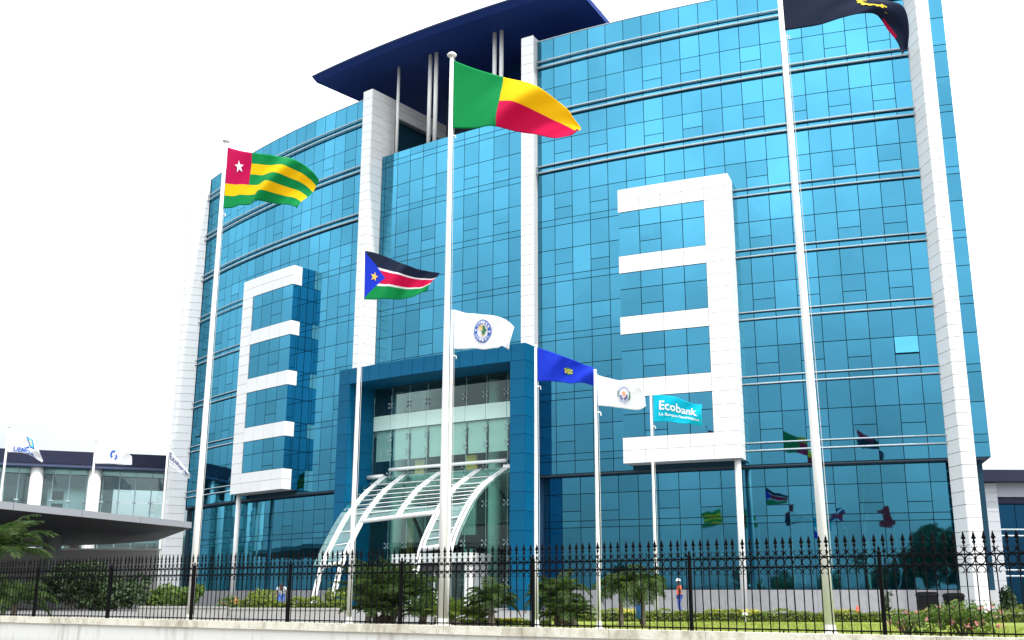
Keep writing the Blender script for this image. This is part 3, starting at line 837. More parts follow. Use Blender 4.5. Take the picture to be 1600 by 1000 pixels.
while t < 14.2:
    near = min(abs(t - p) for p in posts)
    if near > 0.06:
        o = place('picket', PK, fpt(t, 0, FB + 0.02))
        lean = random.gauss(0, 0.010); o.matrix_basis = o.matrix_basis @ Matrix.Rotation(lean, 4, 'Y')
    tm = t + SPC / 2
    if min(abs(tm - p) for p in posts) > 0.07:
        place('ring', RG, fpt(tm, 0, FB + 1.462)); place('scroll', SCU, fpt(tm, 0, FB + 1.585)); place('scroll_below', SCD, fpt(tm, 0, FB + 1.34))
    t += SPC
allp = [-26.2] + posts + [14.3]
for k in range(len(posts)):
    a = posts[k]
    mb = MB(); mb.obox(fpt(a, 0, FB + 0.80), FD * 0.035, FN * 0.035, ZUP * 0.82); mb.lathe([(0.05, 0), (0.05, 0.03), (0.02, 0.05), (0.035, 0.09), (0.0, 0.15)], fpt(a, 0, FB + 1.62), 8)
    mb.build('post', IRON, fe)
for a, b in zip(allp[:-1], allp[1:]):
    for z in (0.06, 1.36, 1.565):
        mb = MB(); mb.obox(fpt((a + b) / 2, 0, FB + z), FD * ((b - a) / 2 - 0.03), FN * 0.014, ZUP * 0.016); mb.build('fence_rail', IRON, fe)
    for q in (0.25, 0.5, 0.75):
        mb = MB(); mb.obox(fpt(a + (b - a) * q, 0.0, FB + 0.02), FD * 0.012, FN * 0.012, ZUP * 0.04); mb.build('rail_foot', IRON, fe)

# ------------------------------------------------------------------ flagpoles
POLEW = mat('pole_white', (0.80, 0.79, 0.76), 0.4, var=0.06, vscale=1.0)
def flagpole(x, y, top, rb, rt_, label, lean=0.0, ball=True, z0=GZ, cleat=None, grp='white flagpoles'):
    e = thing('flagpole', (x, y, z0), label, 'flagpole', grp)
    mb = MB(); H = top - z0
    mb.tube([(lean * H * q, 0, H * q) for q in (0, 0.25, 0.5, 0.75, 1)], [rb + (rt_ - rb) * q for q in (0, 0.25, 0.5, 0.75, 1)], 14)
    mb.build('shaft', POLEW, e, smooth=True, local=True)
    mb = MB(); mb.lathe([(rb + 0.05, 0), (rb + 0.05, 0.04), (rb + 0.02, 0.06), (rb + 0.01, 0.2)], ns=14); mb.build('base_plate', POLEW, e, local=True)
    xt = lean * H
    if not ball:
        mb = MB(); mb.lathe([(rt_, -0.02), (rt_ + 0.012, 0.0), (rt_ + 0.012, 0.03), (0.01, 0.06)], (xt, 0, H), 10); mb.build('finial', POLEW, e, smooth=True, local=True)
    if ball:
        mb = MB(); mb.lathe([(0.03, -0.02), (0.05, 0.02), (0.14, 0.05), (0.15, 0.10), (0.10, 0.15), (0.01, 0.17)], (xt, 0, H), 12); mb.build('finial', POLEW, e, smooth=True, local=True)
    mb = MB()
    mb.tube([(xt + rt_ + 0.03, -0.01, H - 0.05), (xt * 0.4 + rb + 0.03, -0.02, H * 0.4), (rb + 0.02, -0.02, 1.4)], 0.008, 4); mb.build('halyard', mat('rope', (0.5, 0.49, 0.46), 0.9), e, local=True)
    mb = MB(); zc = cleat - z0 if cleat else 1.35
    xc = lean * zc + (rb + (rt_ - rb) * zc / H)
    mb.obox((xc + 0.02, 0, zc), Vector((0.04, 0, 0)), Vector((0, 0.02, 0)), ZUP * 0.015); mb.tube([(xc + 0.05, 0, zc + 0.01), (xc + 0.09, 0, zc), (xc + 0.10, 0, zc - 0.09)], 0.016, 6)
    mb.build('cleat', POLEW, e, local=True)
    return e
WND = Vector((0.94, -0.342, 0)); WNN = Vector((0.342, 0.94, 0))
POLES = [
    (-10.49, 36.5, 17.75, 0.115, 0.06, 'tall white flagpole flying the red, green and yellow striped flag', 15.0),
    (-4.73, 32.6, 12.40, 0.075, 0.045, 'white flagpole flying the flag with a blue triangle and gold star', 10.6),
    (-1.92, 30.66, 18.10, 0.115, 0.06, 'tallest white flagpole in front of the entrance, flying the green, yellow and red flag', 15.45),
    (-1.79, 31.1, 9.95, 0.075, 0.04, 'white flagpole close behind the tallest one, flying the white flag with blue ring emblem', 8.6),
    (0.66, 29.1, 8.42, 0.06, 0.035, 'slim white flagpole flying the plain royal blue flag', 7.3),
    (2.21, 28.0, 7.5, 0.055, 0.035, 'slim white flagpole flying the white flag with grey round emblem', 6.4),
    (4.98, 38.0, 8.75, 0.06, 0.035, 'slim white flagpole flying the turquoise bank flag', 7.6),
]
for x, y, top, rb, rt_, lab, cz in POLES:
    flagpole(x, y, top, rb, rt_, lab, cleat=cz, ball=rb > 0.1)
flagpole(7.08, 24.8, 17.9, 0.115, 0.065, 'thick white flagpole at the right flying the black and red flag', lean=-0.012, cleat=15.6)

# ------------------------------------------------------------------ flags
def cloth_mat(name, builder):
    m = bpy.data.materials.new(name); m.use_nodes = True
    n, l = m.node_tree.nodes, m.node_tree.links; n.clear()
    out = n.new('ShaderNodeOutputMaterial')
    uv = n.new('ShaderNodeUVMap'); uv.uv_map = 'UVMap'
    sp = n.new('ShaderNodeSeparateXYZ'); l.new(uv.outputs[0], sp.inputs[0])
    col = builder(n, l, sp.outputs['X'], sp.outputs['Y'])
    d = n.new('ShaderNodeBsdfPrincipled'); d.inputs['Roughness'].default_value = 0.75; d.inputs['Specular IOR Level'].default_value = 0.25
    t = n.new('ShaderNodeBsdfTranslucent')
    wv = n.new('ShaderNodeTexNoise'); wv.inputs['Scale'].default_value = 14.0; wv.inputs['Detail'].default_value = 3
    gi = n.new('ShaderNodeNewGeometry'); l.new(gi.outputs['Position'], wv.inputs['Vector'])
    bp = n.new('ShaderNodeBump'); bp.inputs['Strength'].default_value = 0.07; bp.inputs['Distance'].default_value = 0.03
    l.new(wv.outputs['Fac'], bp.inputs['Height']); l.new(bp.outputs[0], d.inputs['Normal'])
    if isinstance(col, tuple):
        d.inputs['Base Color'].default_value = (*col, 1); t.inputs['Color'].default_value = (*col, 1)
    else:
        l.new(col, d.inputs['Base Color']); l.new(col, t.inputs['Color'])
    ms = n.new('ShaderNodeMixShader'); ms.inputs[0].default_value = 0.32
    l.new(d.outputs[0], ms.inputs[1]); l.new(t.outputs[0], ms.inputs[2]); l.new(ms.outputs[0], out.inputs[0])
    return m
def stripes(n, l, val, stops):
    r = n.new('ShaderNodeValToRGB'); r.color_ramp.interpolation = 'CONSTANT'
    e = r.color_ramp.elements
    e[0].position = 0; e[0].color = (*stops[0][1], 1)
    e[1].position = stops[1][0]; e[1].color = (*stops[1][1], 1)
    for p, c in stops[2:]:
        x = e.new(p); x.color = (*c, 1)
    l.new(val, r.inputs[0]); return r.outputs[0]
def less(n, l, a, b):
    m = n.new('ShaderNodeMath'); m.operation = 'LESS_THAN'
    for i, q in enumerate((a, b)):
        if isinstance(q, (int, float)): m.inputs[i].default_value = q
        else: l.new(q, m.inputs[i])
    return m.outputs[0]
def mth(n, l, op, a, b):
    m = n.new('ShaderNodeMath'); m.operation = op
    for i, q in enumerate((a, b)):
        if isinstance(q, (int, float)): m.inputs[i].default_value = q
        else: l.new(q, m.inputs[i])
    return m.outputs[0]
def pick(n, l, fac_, a, b):
    m = n.new('ShaderNodeMix'); m.data_type = 'RGBA'; l.new(fac_, m.inputs[0])
    for i, q in ((6, a), (7, b)):
        if isinstance(q, tuple): m.inputs[i].default_value = (*q, 1)
        else: l.new(q, m.inputs[i])
    return m.outputs[2]
cG, cY, cRd, cW = (0.0, 0.30, 0.075), (0.95, 0.62, 0.0), (0.68, 0.0, 0.075), (0.85, 0.85, 0.86)
cB, cK = (0.01, 0.045, 0.62), (0.010, 0.018, 0.05)
def b_togo(n, l, u, v):
    st = stripes(n, l, v, [(0, cG), (0.2, cY), (0.4, cG), (0.6, cY), (0.8, cG)])
    inr = mth(n, l, 'MULTIPLY', less(n, l, u, 0.27), less(n, l, 0.4, v))
    return pick(n, l, inr, st, (0.62, 0.0, 0.10))
def b_benin(n, l, u, v):
    return pick(n, l, less(n, l, u, 0.355), pick(n, l, less(n, l, v, 0.5), cY, cRd), cG)
def b_ss(n, l, u, v):
    st = stripes(n, l, v, [(0, cG), (0.30, cW), (0.35, cRd), (0.65, cW), (0.70, cK)])
    dv = mth(n, l, 'ABSOLUTE', mth(n, l, 'SUBTRACT', v, 0.5), 0)
    lim = mth(n, l, 'MULTIPLY_ADD', dv, -0.60); 
    lim.node.inputs[2].default_value = 0.30
    return pick(n, l, less(n, l, u, lim), st, cB)
def b_ang(n, l, u, v):
    top = mth(n, l, 'MULTIPLY', less(n, l, 0.62, v), less(n, l, u, 0.42))
    c = pick(n, l, top, cK, cRd)
    w = mth(n, l, 'MULTIPLY', less(n, l, v, 0.16), mth(n, l, 'MULTIPLY', less(n, l, 0.70, u), less(n, l, u, 0.86)))
    return pick(n, l, w, c, (0.45, 0.0, 0.05))
M_WHITE = cloth_mat('white_cloth', lambda n, l, u, v: cW)
M_BLUE = cloth_mat('blue_cloth', lambda n, l, u, v: cB)
M_TURQ = cloth_mat('turquoise_cloth', lambda n, l, u, v: (0.0, 0.56, 0.74))

def resample(P, u):
    L = [0]
    for a, b in zip(P[:-1], P[1:]): L.append(L[-1] + math.hypot(b[0] - a[0], b[1] - a[1]))
    d = u * L[-1]
    for i in range(len(P) - 1):
        if d <= L[i + 1] or i == len(P) - 2:
            f = (d - L[i]) / max(1e-6, L[i + 1] - L[i])
            p0, p1, p2, p3 = P[max(i - 1, 0)], P[i], P[i + 1], P[min(i + 2, len(P) - 1)]
            return [0.5 * (2 * p1[k] + (p2[k] - p0[k]) * f + (2 * p0[k] - 5 * p1[k] + 4 * p2[k] - p3[k]) * f * f + (3 * p1[k] - p0[k] - 3 * p2[k] + p3[k]) * f ** 3) for k in (0, 1)]
class Flag:
    def __init__(self, base, T, B, amp=0.12, wl_=2.2, ph=0.0, skew=0.8, wdir=WND, wnor=WNN):
        self.base = Vector((base[0], base[1], 0)); self.T, self.B, self.amp, self.wl, self.ph, self.skew = T, B, amp, wl_, ph, skew
        self.wd, self.wn = wdir, wnor
    def pos(self, u, v, off=0.0):          # v = 0 bottom, 1 top
        def raw(u, v):
            t, b = resample(self.T, u), resample(self.B, u)
            a = b[0] + (t[0] - b[0]) * v; z = b[1] + (t[1] - b[1]) * v
            g = min(1.0, u * 2.2)
            w = self.amp * g * (math.sin(2 * math.pi * (u * self.wl - v * self.skew * 0.5) + self.ph) + 0.30 * math.sin(2 * math.pi * (u * self.wl * 2.1 - v * 0.9) + self.ph * 2) + 0.10 * math.sin(2 * math.pi * (u * self.wl * 3.3 - v * 1.9) + 1.3 + 2 * u))
            return self.base + self.wd * a + self.wn * w + ZUP * z
        p = raw(u, v)
        if off:
            e = 0.01
            du = raw(min(1, u + e), v) - raw(max(0, u - e), v); dv = raw(u, min(1, v + e)) - raw(u, max(0, v - e))
            nn = du.cross(dv).normalized()
            if nn.dot(EYE - p) < 0: nn = -nn
            p = p + nn * off
        return p
    def build(self, m, label, group='flags on the poles', nu=64, nv=36, name='flag'):
        me = bpy.data.meshes.new(name); vs_ = []; uvs = []
        for i in range(nu + 1):
            for j in range(nv + 1):
                u, v = i / nu, j / nv
                vs_.append(tuple(self.pos(u, v))); uvs.append((u, v))
        fs = [(i * (nv + 1) + j, (i + 1) * (nv + 1) + j, (i + 1) * (nv + 1) + j + 1, i * (nv + 1) + j + 1) for i in range(nu) for j in range(nv)]
        me.from_pydata(vs_, [], fs); me.materials.append(m)
        ul = me.uv_layers.new(name='UVMap')
        for lp in me.loops: ul.data[lp.index].uv = uvs[lp.vertex_index]
        me.polygons.foreach_set('use_smooth', [True] * len(me.polygons))
        o = bpy.data.objects.new(name, me); COL.objects.link(o)
        sm = o.modifiers.new('thickness', 'SOLIDIFY'); sm.thickness = 0.012; sm.offset = 0
        o['label'] = label; o['category'] = 'flag'; o['group'] = group
        self.o = o
        return o
    def print_mesh(self, name, polys, m, off=0.022, sub=True):      # polys: list of point lists in (u, v)
        bm = bmesh.new()
        for P in polys:
            vv = [bm.verts.new((p[0], p[1], 0)) for p in P]
            try: bm.faces.new(vv)
            except ValueError: pass
        bmesh.ops.triangulate(bm, faces=bm.faces[:])
        for _ in range(2 if sub else 0):
            long_ = [e for e in bm.edges if e.calc_length() > 0.05]
            if long_: bmesh.ops.subdivide_edges(bm, edges=long_, cuts=1); bmesh.ops.triangulate(bm, faces=bm.faces[:])
        for v in bm.verts: v.co = self.pos(min(1, max(0, v.co.x)), min(1, max(0, v.co.y)), off)
        me = bpy.data.meshes.new(name); bm.to_mesh(me); bm.free(); me.materials.append(m)
        o = bpy.data.objects.new(name, me); COL.objects.link(o); o.parent = self.o
        return o
    def text(self, name, s, u0, v0, u1, v1, m, off=0.045, shear=0.0, dv=0.0, bold=0.0):
        cu = bpy.data.curves.new('t', 'FONT'); cu.body = s; cu.size = 1.0; cu.resolution_u = 2; cu.offset = bold
        to = bpy.data.objects.new('t', cu); COL.objects.link(to)
        me = bpy.data.meshes.new_from_object(to.evaluated_get(bpy.context.evaluated_depsgraph_get()))
        bpy.data.objects.remove(to); bpy.data.curves.remove(cu)
        xs = [v.co.x for v in me.vertices]; ys = [v.co.y for v in me.vertices]
        x0, x1, y0, y1 = min(xs), max(xs), min(ys), max(ys)
        bm = bmesh.new(); bm.from_mesh(me); bpy.data.meshes.remove(me)
        for v in bm.verts:
            a, b = (v.co.x - x0) / (x1 - x0), (v.co.y - y0) / (y1 - y0)
            v.co = self.pos(u0 + (u1 - u0) * a + shear * b, v0 + (v1 - v0) * b + dv * a, off)
        me = bpy.data.meshes.new(name); bm.to_mesh(me); bm.free(); me.materials.append(m)
        o = bpy.data.objects.new(name, me); COL.objects.link(o); o.parent = self.o
        return o
    def ring(self, name, u0, v0, ru, rv, q0, q1, a0, a1, m, off=0.022, n=40):
        polys = []
        for k in range(n):
            b0, b1 = a0 + (a1 - a0) * k / n, a0 + (a1 - a0) * (k + 1) / n
            P = [(u0 + ru * q * math.cos(b), v0 + rv * q * math.sin(b)) for q, b in ((q0, b0), (q1, b0), (q1, b1), (q0, b1))]
            polys.append(P if q0 > 0 else P[1:3] + [(u0, v0)])
        return self.print_mesh(name, polys, m, off, sub=False)
    def arc_text(self, s, u0, v0, ru, rv, q, a_start, a_end, h, m, flip=False):
        for i, ch in enumerate(s):
            a = a_start + (a_end - a_start) * (i + 0.5) / len(s)
            cu_, cv_ = u0 + ru * q * math.cos(a), v0 + rv * q * math.sin(a)
            self.text('lettering', ch, cu_ - ru * h * 0.42, cv_ - rv * h * 0.5, cu_ + ru * h * 0.42, cv_ + rv * h * 0.5, m, off=0.03, bold=0.03)
def star(u, v, ru, rv, rot=0.0, inner=0.40):
    pts = []
    for k in range(10):
        r = 1 if k % 2 == 0 else inner
        a = math.pi / 2 + k * math.pi / 5 + rot
        pts.append((u + ru * r * math.cos(a), v + rv * r * math.sin(a)))
    return [[(u, v), pts[k], pts[(k + 1) % 10]] for k in range(10)]
INKW = mat('print_white', (0.85, 0.85, 0.86), 0.7); INKG = mat('print_gold', (0.85, 0.5, 0.06), 0.7); INKB = mat('print_blue', (0.015, 0.09, 0.42), 0.7)
INKD = mat('print_navy', (0.02, 0.035, 0.16), 0.7); INKGR = mat('print_green', (0.02, 0.14, 0.07), 0.7); INKT = mat('print_tan', (0.62, 0.42, 0.18), 0.7)
INKY = mat('print_yellow', (0.95, 0.66, 0.03), 0.7); INKO = mat('print_orange', (0.75, 0.30, 0.14), 0.7); INKS = mat('print_slate', (0.28, 0.31, 0.45), 0.7); INKC = mat('print_cyan', (0.05, 0.5, 0.62), 0.7)
AFR = [(-.42, .95), (-.05, .98), (.30, .90), (.55, .80), (.66, .55), (.78, .36), (1.0, .34), (.90, .10), (.66, -.14), (.66, -.40), (.50, -.58), (.40, -.84), (.16, -1.0), (.04, -.96), (-.04, -.60), (-.10, -.30), (-.06, -.04), (-.24, .12), (-.60, .08), (-.86, .28), (-.88, .52), (-.66, .76)]
AFE = [(.05, .88), (.30, .90), (.55, .80), (.66, .55), (.78, .36), (1.0, .34), (.90, .10), (.66, -.14), (.66, -.40), (.50, -.58), (.34, -.66), (.16, -.5), (-.02, -.5), (-.06, -.1), (.12, .2), (.05, .55)]

# big flags along the fence
f1 = Flag((-10.42, 36.48), [(0.01, 17.58), (0.45, 17.39), (0.88, 17.24), (1.45, 17.13), (1.98, 17.02), (2.4, 16.88), (2.89, 16.64), (3.31, 16.4), (3.66, 16.09), (3.82, 15.85)],
          [(0.03, 15.21), (0.38, 15.19), (0.65, 15.25), (1.01, 15.19), (1.29, 15.16), (1.45, 15.24), (1.69, 15.26), (2.11, 15.17), (2.45, 15.08), (2.79, 14.99), (3.07, 14.83), (3.21, 14.75)], amp=0.17, wl_=1.7, ph=0.6, skew=1.3)
f1.build(cloth_mat('cloth_green_yellow', b_togo), 'green and yellow striped flag with a red canton and white star'); f1.print_mesh('star', star(0.155, 0.71, 0.048, 0.115, 0.12), INKW)
f2 = Flag((-4.68, 32.58), [(0.0, 12.34), (0.4, 12.22), (0.85, 12.02), (1.35, 11.76), (1.8, 11.56), (2.24, 11.44), (2.56, 11.38)],
          [(0.04, 10.73), (0.55, 10.68), (0.99, 10.65), (1.43, 10.65), (1.82, 10.68), (2.08, 10.73), (2.24, 10.80)], amp=0.10, wl_=1.6, ph=2.0, skew=1.2)
f2.build(cloth_mat('cloth_blue_triangle', b_ss), 'black, red and green flag with blue triangle and gold star'); f2.print_mesh('star', star(0.145, 0.49, 0.052, 0.105, -0.15), INKG)
f3 = Flag((-1.85, 30.64), [(0.0, 17.99), (0.36, 17.77), (0.84, 17.53), (1.4, 17.28), (1.93, 17.07), (2.39, 16.82), (2.85, 16.5), (3.3, 16.13), (3.68, 15.76), (3.84, 15.48), (4.06, 15.15)],
          [(0.0, 15.69), (0.66, 15.57), (1.37, 15.49), (2.0, 15.33), (2.52, 15.18), (2.98, 14.98), (3.49, 14.81), (3.86, 14.78), (4.02, 14.89)], amp=0.17, wl_=1.45, ph=2.4, skew=1.2)
f3.build(cloth_mat('cloth_green_yellow_red', b_benin), 'large flag with green hoist band, yellow top and red bottom')
f4 = Flag((-1.74, 31.08), [(0.0, 10.01), (0.22, 9.93), (0.40, 9.87), (0.62, 9.84), (0.94, 9.77), (1.2, 9.72), (1.43, 9.67), (1.62, 9.58), (1.78, 9.46), (1.92, 9.31)],
          [(0.02, 8.8), (0.3, 8.77), (0.63, 8.76), (0.95, 8.72), (1.2, 8.73), (1.42, 8.73), (1.56, 8.76), (1.66, 8.71), (1.76, 8.65)], amp=0.05, wl_=1.8, ph=1.0)
f4.build(M_WHITE, 'white flag with a blue ring emblem round a map, above the portal')
eu, ev, er, es = 0.49, 0.52, 0.135, 0.33
f4.ring('emblem', eu, ev, er, es, 0.93, 1.0, 0, 2 * math.pi, INKB); f4.ring('emblem', eu, ev, er, es, 0.62, 0.90, 0, 2 * math.pi, INKB)
for a in (0, math.pi): f4.print_mesh('emblem_dot', [[(eu + er * 0.75 * math.cos(a) + er * 0.09 * math.cos(k), ev + es * 0.09 * math.sin(k)) for k in [j * math.pi / 4 for j in range(8)]]], INKW, off=0.03, sub=False)
f4.arc_text('COMESA', eu, ev, er, es, 0.76, R_(155), R_(25), 0.24, INKW); f4.arc_text('COMESA', eu, ev, er, es, 0.76, R_(205), R_(335), 0.24, INKW)
f4.print_mesh('emblem_map', [[(eu + er * 0.50 * x, ev + es * 0.50 * y) for x, y in AFR]], INKT, sub=False); f4.print_mesh('emblem_map', [[(eu + er * 0.50 * x, ev + es * 0.50 * y) for x, y in AFE]], INKGR, off=0.028, sub=False)
f5 = Flag((0.70, 29.08), [(0.02, 8.38), (0.38, 8.25), (0.73, 8.09), (1.07, 7.95), (1.34, 7.82), (1.56, 7.74), (1.68, 7.60)],
          [(0.02, 7.44), (0.45, 7.41), (0.72, 7.37), (1.0, 7.31), (1.34, 7.3), (1.54, 7.24), (1.67, 7.21)], amp=0.07, wl_=1.6, ph=4.2, skew=1.3)
f5.build(M_BLUE, 'royal blue flag with a small gold and green emblem')
f5.print_mesh('emblem_disc', [[(0.52 + 0.075 * math.cos(k * math.pi / 8), 0.49 + 0.15 * math.sin(k * math.pi / 8)) for k in range(16)]], INKGR, sub=False)
f5.text('lettering', 'SADC', 0.455, 0.40, 0.585, 0.58, INKY, off=0.03, bold=0.02)
f6 = Flag((2.25, 27.98), [(0.0, 7.4), (0.29, 7.3), (0.55, 7.23), (0.81, 7.17), (1.0, 7.13), (1.15, 6.97), (1.26, 6.84)],
          [(0.02, 6.57), (0.34, 6.53), (0.66, 6.46), (0.92, 6.42), (1.14, 6.41), (1.30, 6.49)], amp=0.05, wl_=1.5, ph=0.2)
f6.build(M_WHITE, 'white flag with a small grey round emblem beside the blue flag')
eu, ev, er, es = 0.545, 0.50, 0.13, 0.34
f6.ring('emblem', eu, ev, er, es, 0.70, 0.80, R_(20), R_(340), INKS); f6.ring('emblem', eu, ev, er, es, 0.84, 1.0, R_(-35), R_(25), INKGR); f6.ring('emblem', eu, ev, er, es, 0.84, 1.0, R_(155), R_(200), INKGR)
f6.ring('emblem', eu, ev, er, es, 0.42, 0.62, R_(190), R_(262), INKD); f6.ring('emblem', eu, ev, er, es, 0.42, 0.62, R_(278), R_(360), INKD)
f6.arc_text('ECOWAS', eu, ev, er, es, 0.92, R_(150), R_(30), 0.2, INKS); f6.arc_text('CEDEAO', eu, ev, er, es, 0.92, R_(215), R_(325), 0.18, INKS)
f6.print_mesh('emblem_map', [[(eu + er * 0.34 * x, ev + es * 0.34 * y) for x, y in AFR]], INKO, sub=False)
f7 = Flag((5.02, 37.98), [(0.05, 8.72), (0.5, 8.68), (0.92, 8.57), (1.22, 8.42), (1.5, 8.33), (1.77, 8.28)],
          [(0.03, 7.74), (0.53, 7.74), (0.96, 7.65), (1.38, 7.59), (1.75, 7.53)], amp=0.06, wl_=1.4, ph=5.0, skew=1.6)
f7.build(M_TURQ, 'turquoise bank flag with white lettering, rightmost of the low flags')
f7.text('lettering', 'Ecobank', 0.14, 0.44, 0.90, 0.78, INKW, bold=0.02, dv=-0.04); f7.text('lettering', 'La Banque Panafricaine', 0.14, 0.20, 0.93, 0.34, INKW, dv=-0.03, bold=0.015)
f8 = Flag((6.87, 24.78), [(0.0, 17.81), (0.66, 17.42), (1.34, 16.86), (2.0, 16.4), (2.53, 16.07), (2.87, 15.85), (3.0, 15.58), (3.02, 15.16), (2.96, 14.78)],
          [(0.06, 15.73), (0.46, 15.73), (0.93, 15.73), (1.45, 15.77), (1.96, 15.76), (2.32, 15.73), (2.54, 15.33), (2.73, 14.95), (2.81, 14.57)], amp=0.12, wl_=1.3, ph=1.0)
f8.build(cloth_mat('cloth_red_black', b_ang), 'black and red flag with a yellow emblem, cut off by the top edge')
gear = []
for k in range(14):
    b0, b1 = R_(150 + 15 * k), R_(150 + 15 * (k + 1)); q1 = 1.0 if k % 2 else 0.86
    gear.append([(0.60 + 0.10 * q * math.cos(b), 0.60 + 0.26 * q * math.sin(b)) for q, b in ((0.62, b0), (q1, b0), (q1, b1), (0.62, b1))])
gear.append([(0.53, 0.62), (0.70, 0.36), (0.72, 0.40), (0.56, 0.66)])
f8.print_mesh('emblem', gear, INKY, sub=False)

# far row of white flags in front of the pavilion (poles rise behind the gate canopy)
XW, XN = Vector((1, 0, 0)), Vector((0, 1, 0))
for x, lab, top in ((-45.15, 'far white flagpole at the left edge flying the UEMOA flag', 16.3), (-37.2, 'far white flagpole before the pavilion, middle of the three', 15.1), (-30.7, 'far white flagpole beside the left end fin of the block', 14.7)):
    flagpole(x, 96, top, 0.13, 0.08, lab, grp='far flagpoles before the pavilion')
g1 = Flag((0, 95.9), [(-45.1, 16.12), (-44.19, 16.01), (-43.11, 15.55), (-42.31, 14.64), (-41.76, 13.40)], [(-45.05, 14.11), (-44.2, 14.11), (-43.27, 14.0), (-42.67, 13.72), (-41.81, 13.24)], amp=0.12, wl_=1.5, wdir=XW, wnor=XN)
g1.build(M_WHITE, 'white flag lettered UEMOA at the left edge', 'far white flags before the pavilion', 32, 18)
g1.text('lettering', 'UEMOA', 0.17, 0.04, 0.74, 0.27, INKB, off=0.06, bold=0.03)
eu, ev = 0.50, 0.62
g1.print_mesh('emblem', [[(0.36, 0.90), (0.54, 0.95), (0.70, 0.62), (0.56, 0.46)]], INKB, off=0.05, sub=False); g1.print_mesh('emblem', [[(0.40, 0.87), (0.53, 0.90), (0.65, 0.63), (0.56, 0.52)]], INKC, off=0.07, sub=False)
g1.print_mesh('emblem', [[(0.45, 0.82), (0.52, 0.83), (0.59, 0.66), (0.55, 0.60)]], INKT, off=0.09, sub=False); g1.print_mesh('emblem', [[(0.50, 0.46), (0.55, 0.44), (0.50, 0.30), (0.38, 0.28), (0.46, 0.36)]], INKB, off=0.05, sub=False)
g2 = Flag((0, 95.9), [(-37.1, 14.88), (-36.04, 14.87), (-34.86, 14.55), (-33.88, 13.80)], [(-37.05, 13.11), (-35.87, 13.12), (-34.72, 13.04), (-33.78, 13.04)], amp=0.10, wl_=1.5, wdir=XW, wnor=XN)
g2.build(M_WHITE, 'white flag with a round blue emblem against the pavilion roof', 'far white flags before the pavilion', 32, 18)
g2.ring('emblem', 0.48, 0.52, 0.10, 0.22, 0.5, 1.0, R_(70), R_(250), INKB, off=0.05); g2.ring('emblem', 0.50, 0.40, 0.10, 0.2, 0.4, 0.95, R_(-70), R_(60), INKB, off=0.05); g2.ring('emblem', 0.50, 0.50, 0.13, 0.30, 0.92, 1.0, R_(-20), R_(100), INKS, off=0.05)
g3 = Flag((0, 95.9), [(-30.6, 14.56), (-30.13, 13.99), (-29.38, 13.2), (-28.5, 12.23)], [(-30.5, 13.02), (-29.9, 12.68), (-29.3, 12.23), (-28.59, 11.84)], amp=0.08, wl_=1.3, wdir=XW, wnor=XN)
g3.build(M_WHITE, 'drooping white flag with blue lettering beside the left fin', 'far white flags before the pavilion', 32, 18)
g3.text('lettering', 'Ecobank', 0.08, 0.42, 0.90, 0.88, INKD, off=0.06, bold=0.02); g3.text('lettering', 'La Banque Panafricaine', 0.08, 0.16, 0.86, 0.32, INKS, off=0.06, bold=0.02)

# flags across the street, seen mirrored in the ground floor glass
def mini(x, y, z, m, lab, plab):
    flagpole(x, y, z + 1.6, 0.09, 0.05, plab, z0=0.0, grp='flagpoles across the street')
    q = Flag((x + 0.06, y), [(0, z + 1.4), (1.4, z + 1.2), (2.8, z + 0.85), (4.1, z + 0.4)], [(0, z - 1.25), (1.4, z - 1.3), (2.8, z - 1.4), (4.0, z - 1.4)], amp=0.14, wl_=1.6, ph=x, wdir=Vector((-0.9, 0.43, 0)), wnor=Vector((0.43, 0.9, 0)))
    q.build(m, lab, 'flags across the street', 28, 16)
def b_cross(n, l, u, v):
    a = less(n, l, mth(n, l, 'ABSOLUTE', mth(n, l, 'SUBTRACT', v, 0.5), 0), 0.10); b = less(n, l, mth(n, l, 'ABSOLUTE', mth(n, l, 'SUBTRACT', u, 0.5), 0), 0.06)
    d1 = less(n, l, mth(n, l, 'ABSOLUTE', mth(n, l, 'SUBTRACT', u, v), 0), 0.09); d2 = less(n, l, mth(n, l, 'ABSOLUTE', mth(n, l, 'SUBTRACT', mth(n, l, 'ADD', u, v), 1.0), 0), 0.09)
    c = pick(n, l, d1, (0.02, 0.03, 0.2), cW); c = pick(n, l, d2, c, cW); c = pick(n, l, a, c, cRd); return pick(n, l, b, c, cRd)
for x, y, z, m, lab, plab in (
    (-39.4, -4.2, 13.2, bpy.data.materials['cloth_green_yellow'], 'green and yellow flag mirrored left of the slim column in the ground-floor glass', 'flagpole across the street under the green and yellow flag'),
    (-32.5, -8.4, 13.3, bpy.data.materials['cloth_green_yellow_red'], 'green, yellow and red flag mirrored right of the slim column in the ground-floor glass', 'flagpole across the street under the green, yellow and red flag'),
    (-23.1, -13.3, 13.1, cloth_mat('cloth_maroon_black', lambda n, l, u, v: pick(n, l, less(n, l, v, 0.5), (0.25, 0.01, 0.03), cK)), 'maroon and black flag mirrored in the ground-floor glass', 'flagpole across the street under the maroon and black flag'),
    (-13.3, -17.5, 13.1, cloth_mat('cloth_crosses', b_cross), 'blue flag with red and white crosses mirrored in the ground-floor glass', 'flagpole across the street under the crossed flag'),
    (-3.1, -21.1, 12.8, cloth_mat('cloth_red', lambda n, l, u, v: (0.5, 0.01, 0.03)), 'plain red flag mirrored in the ground-floor glass', 'flagpole across the street under the red flag')):
    mini(x, y, z, m, lab, plab)

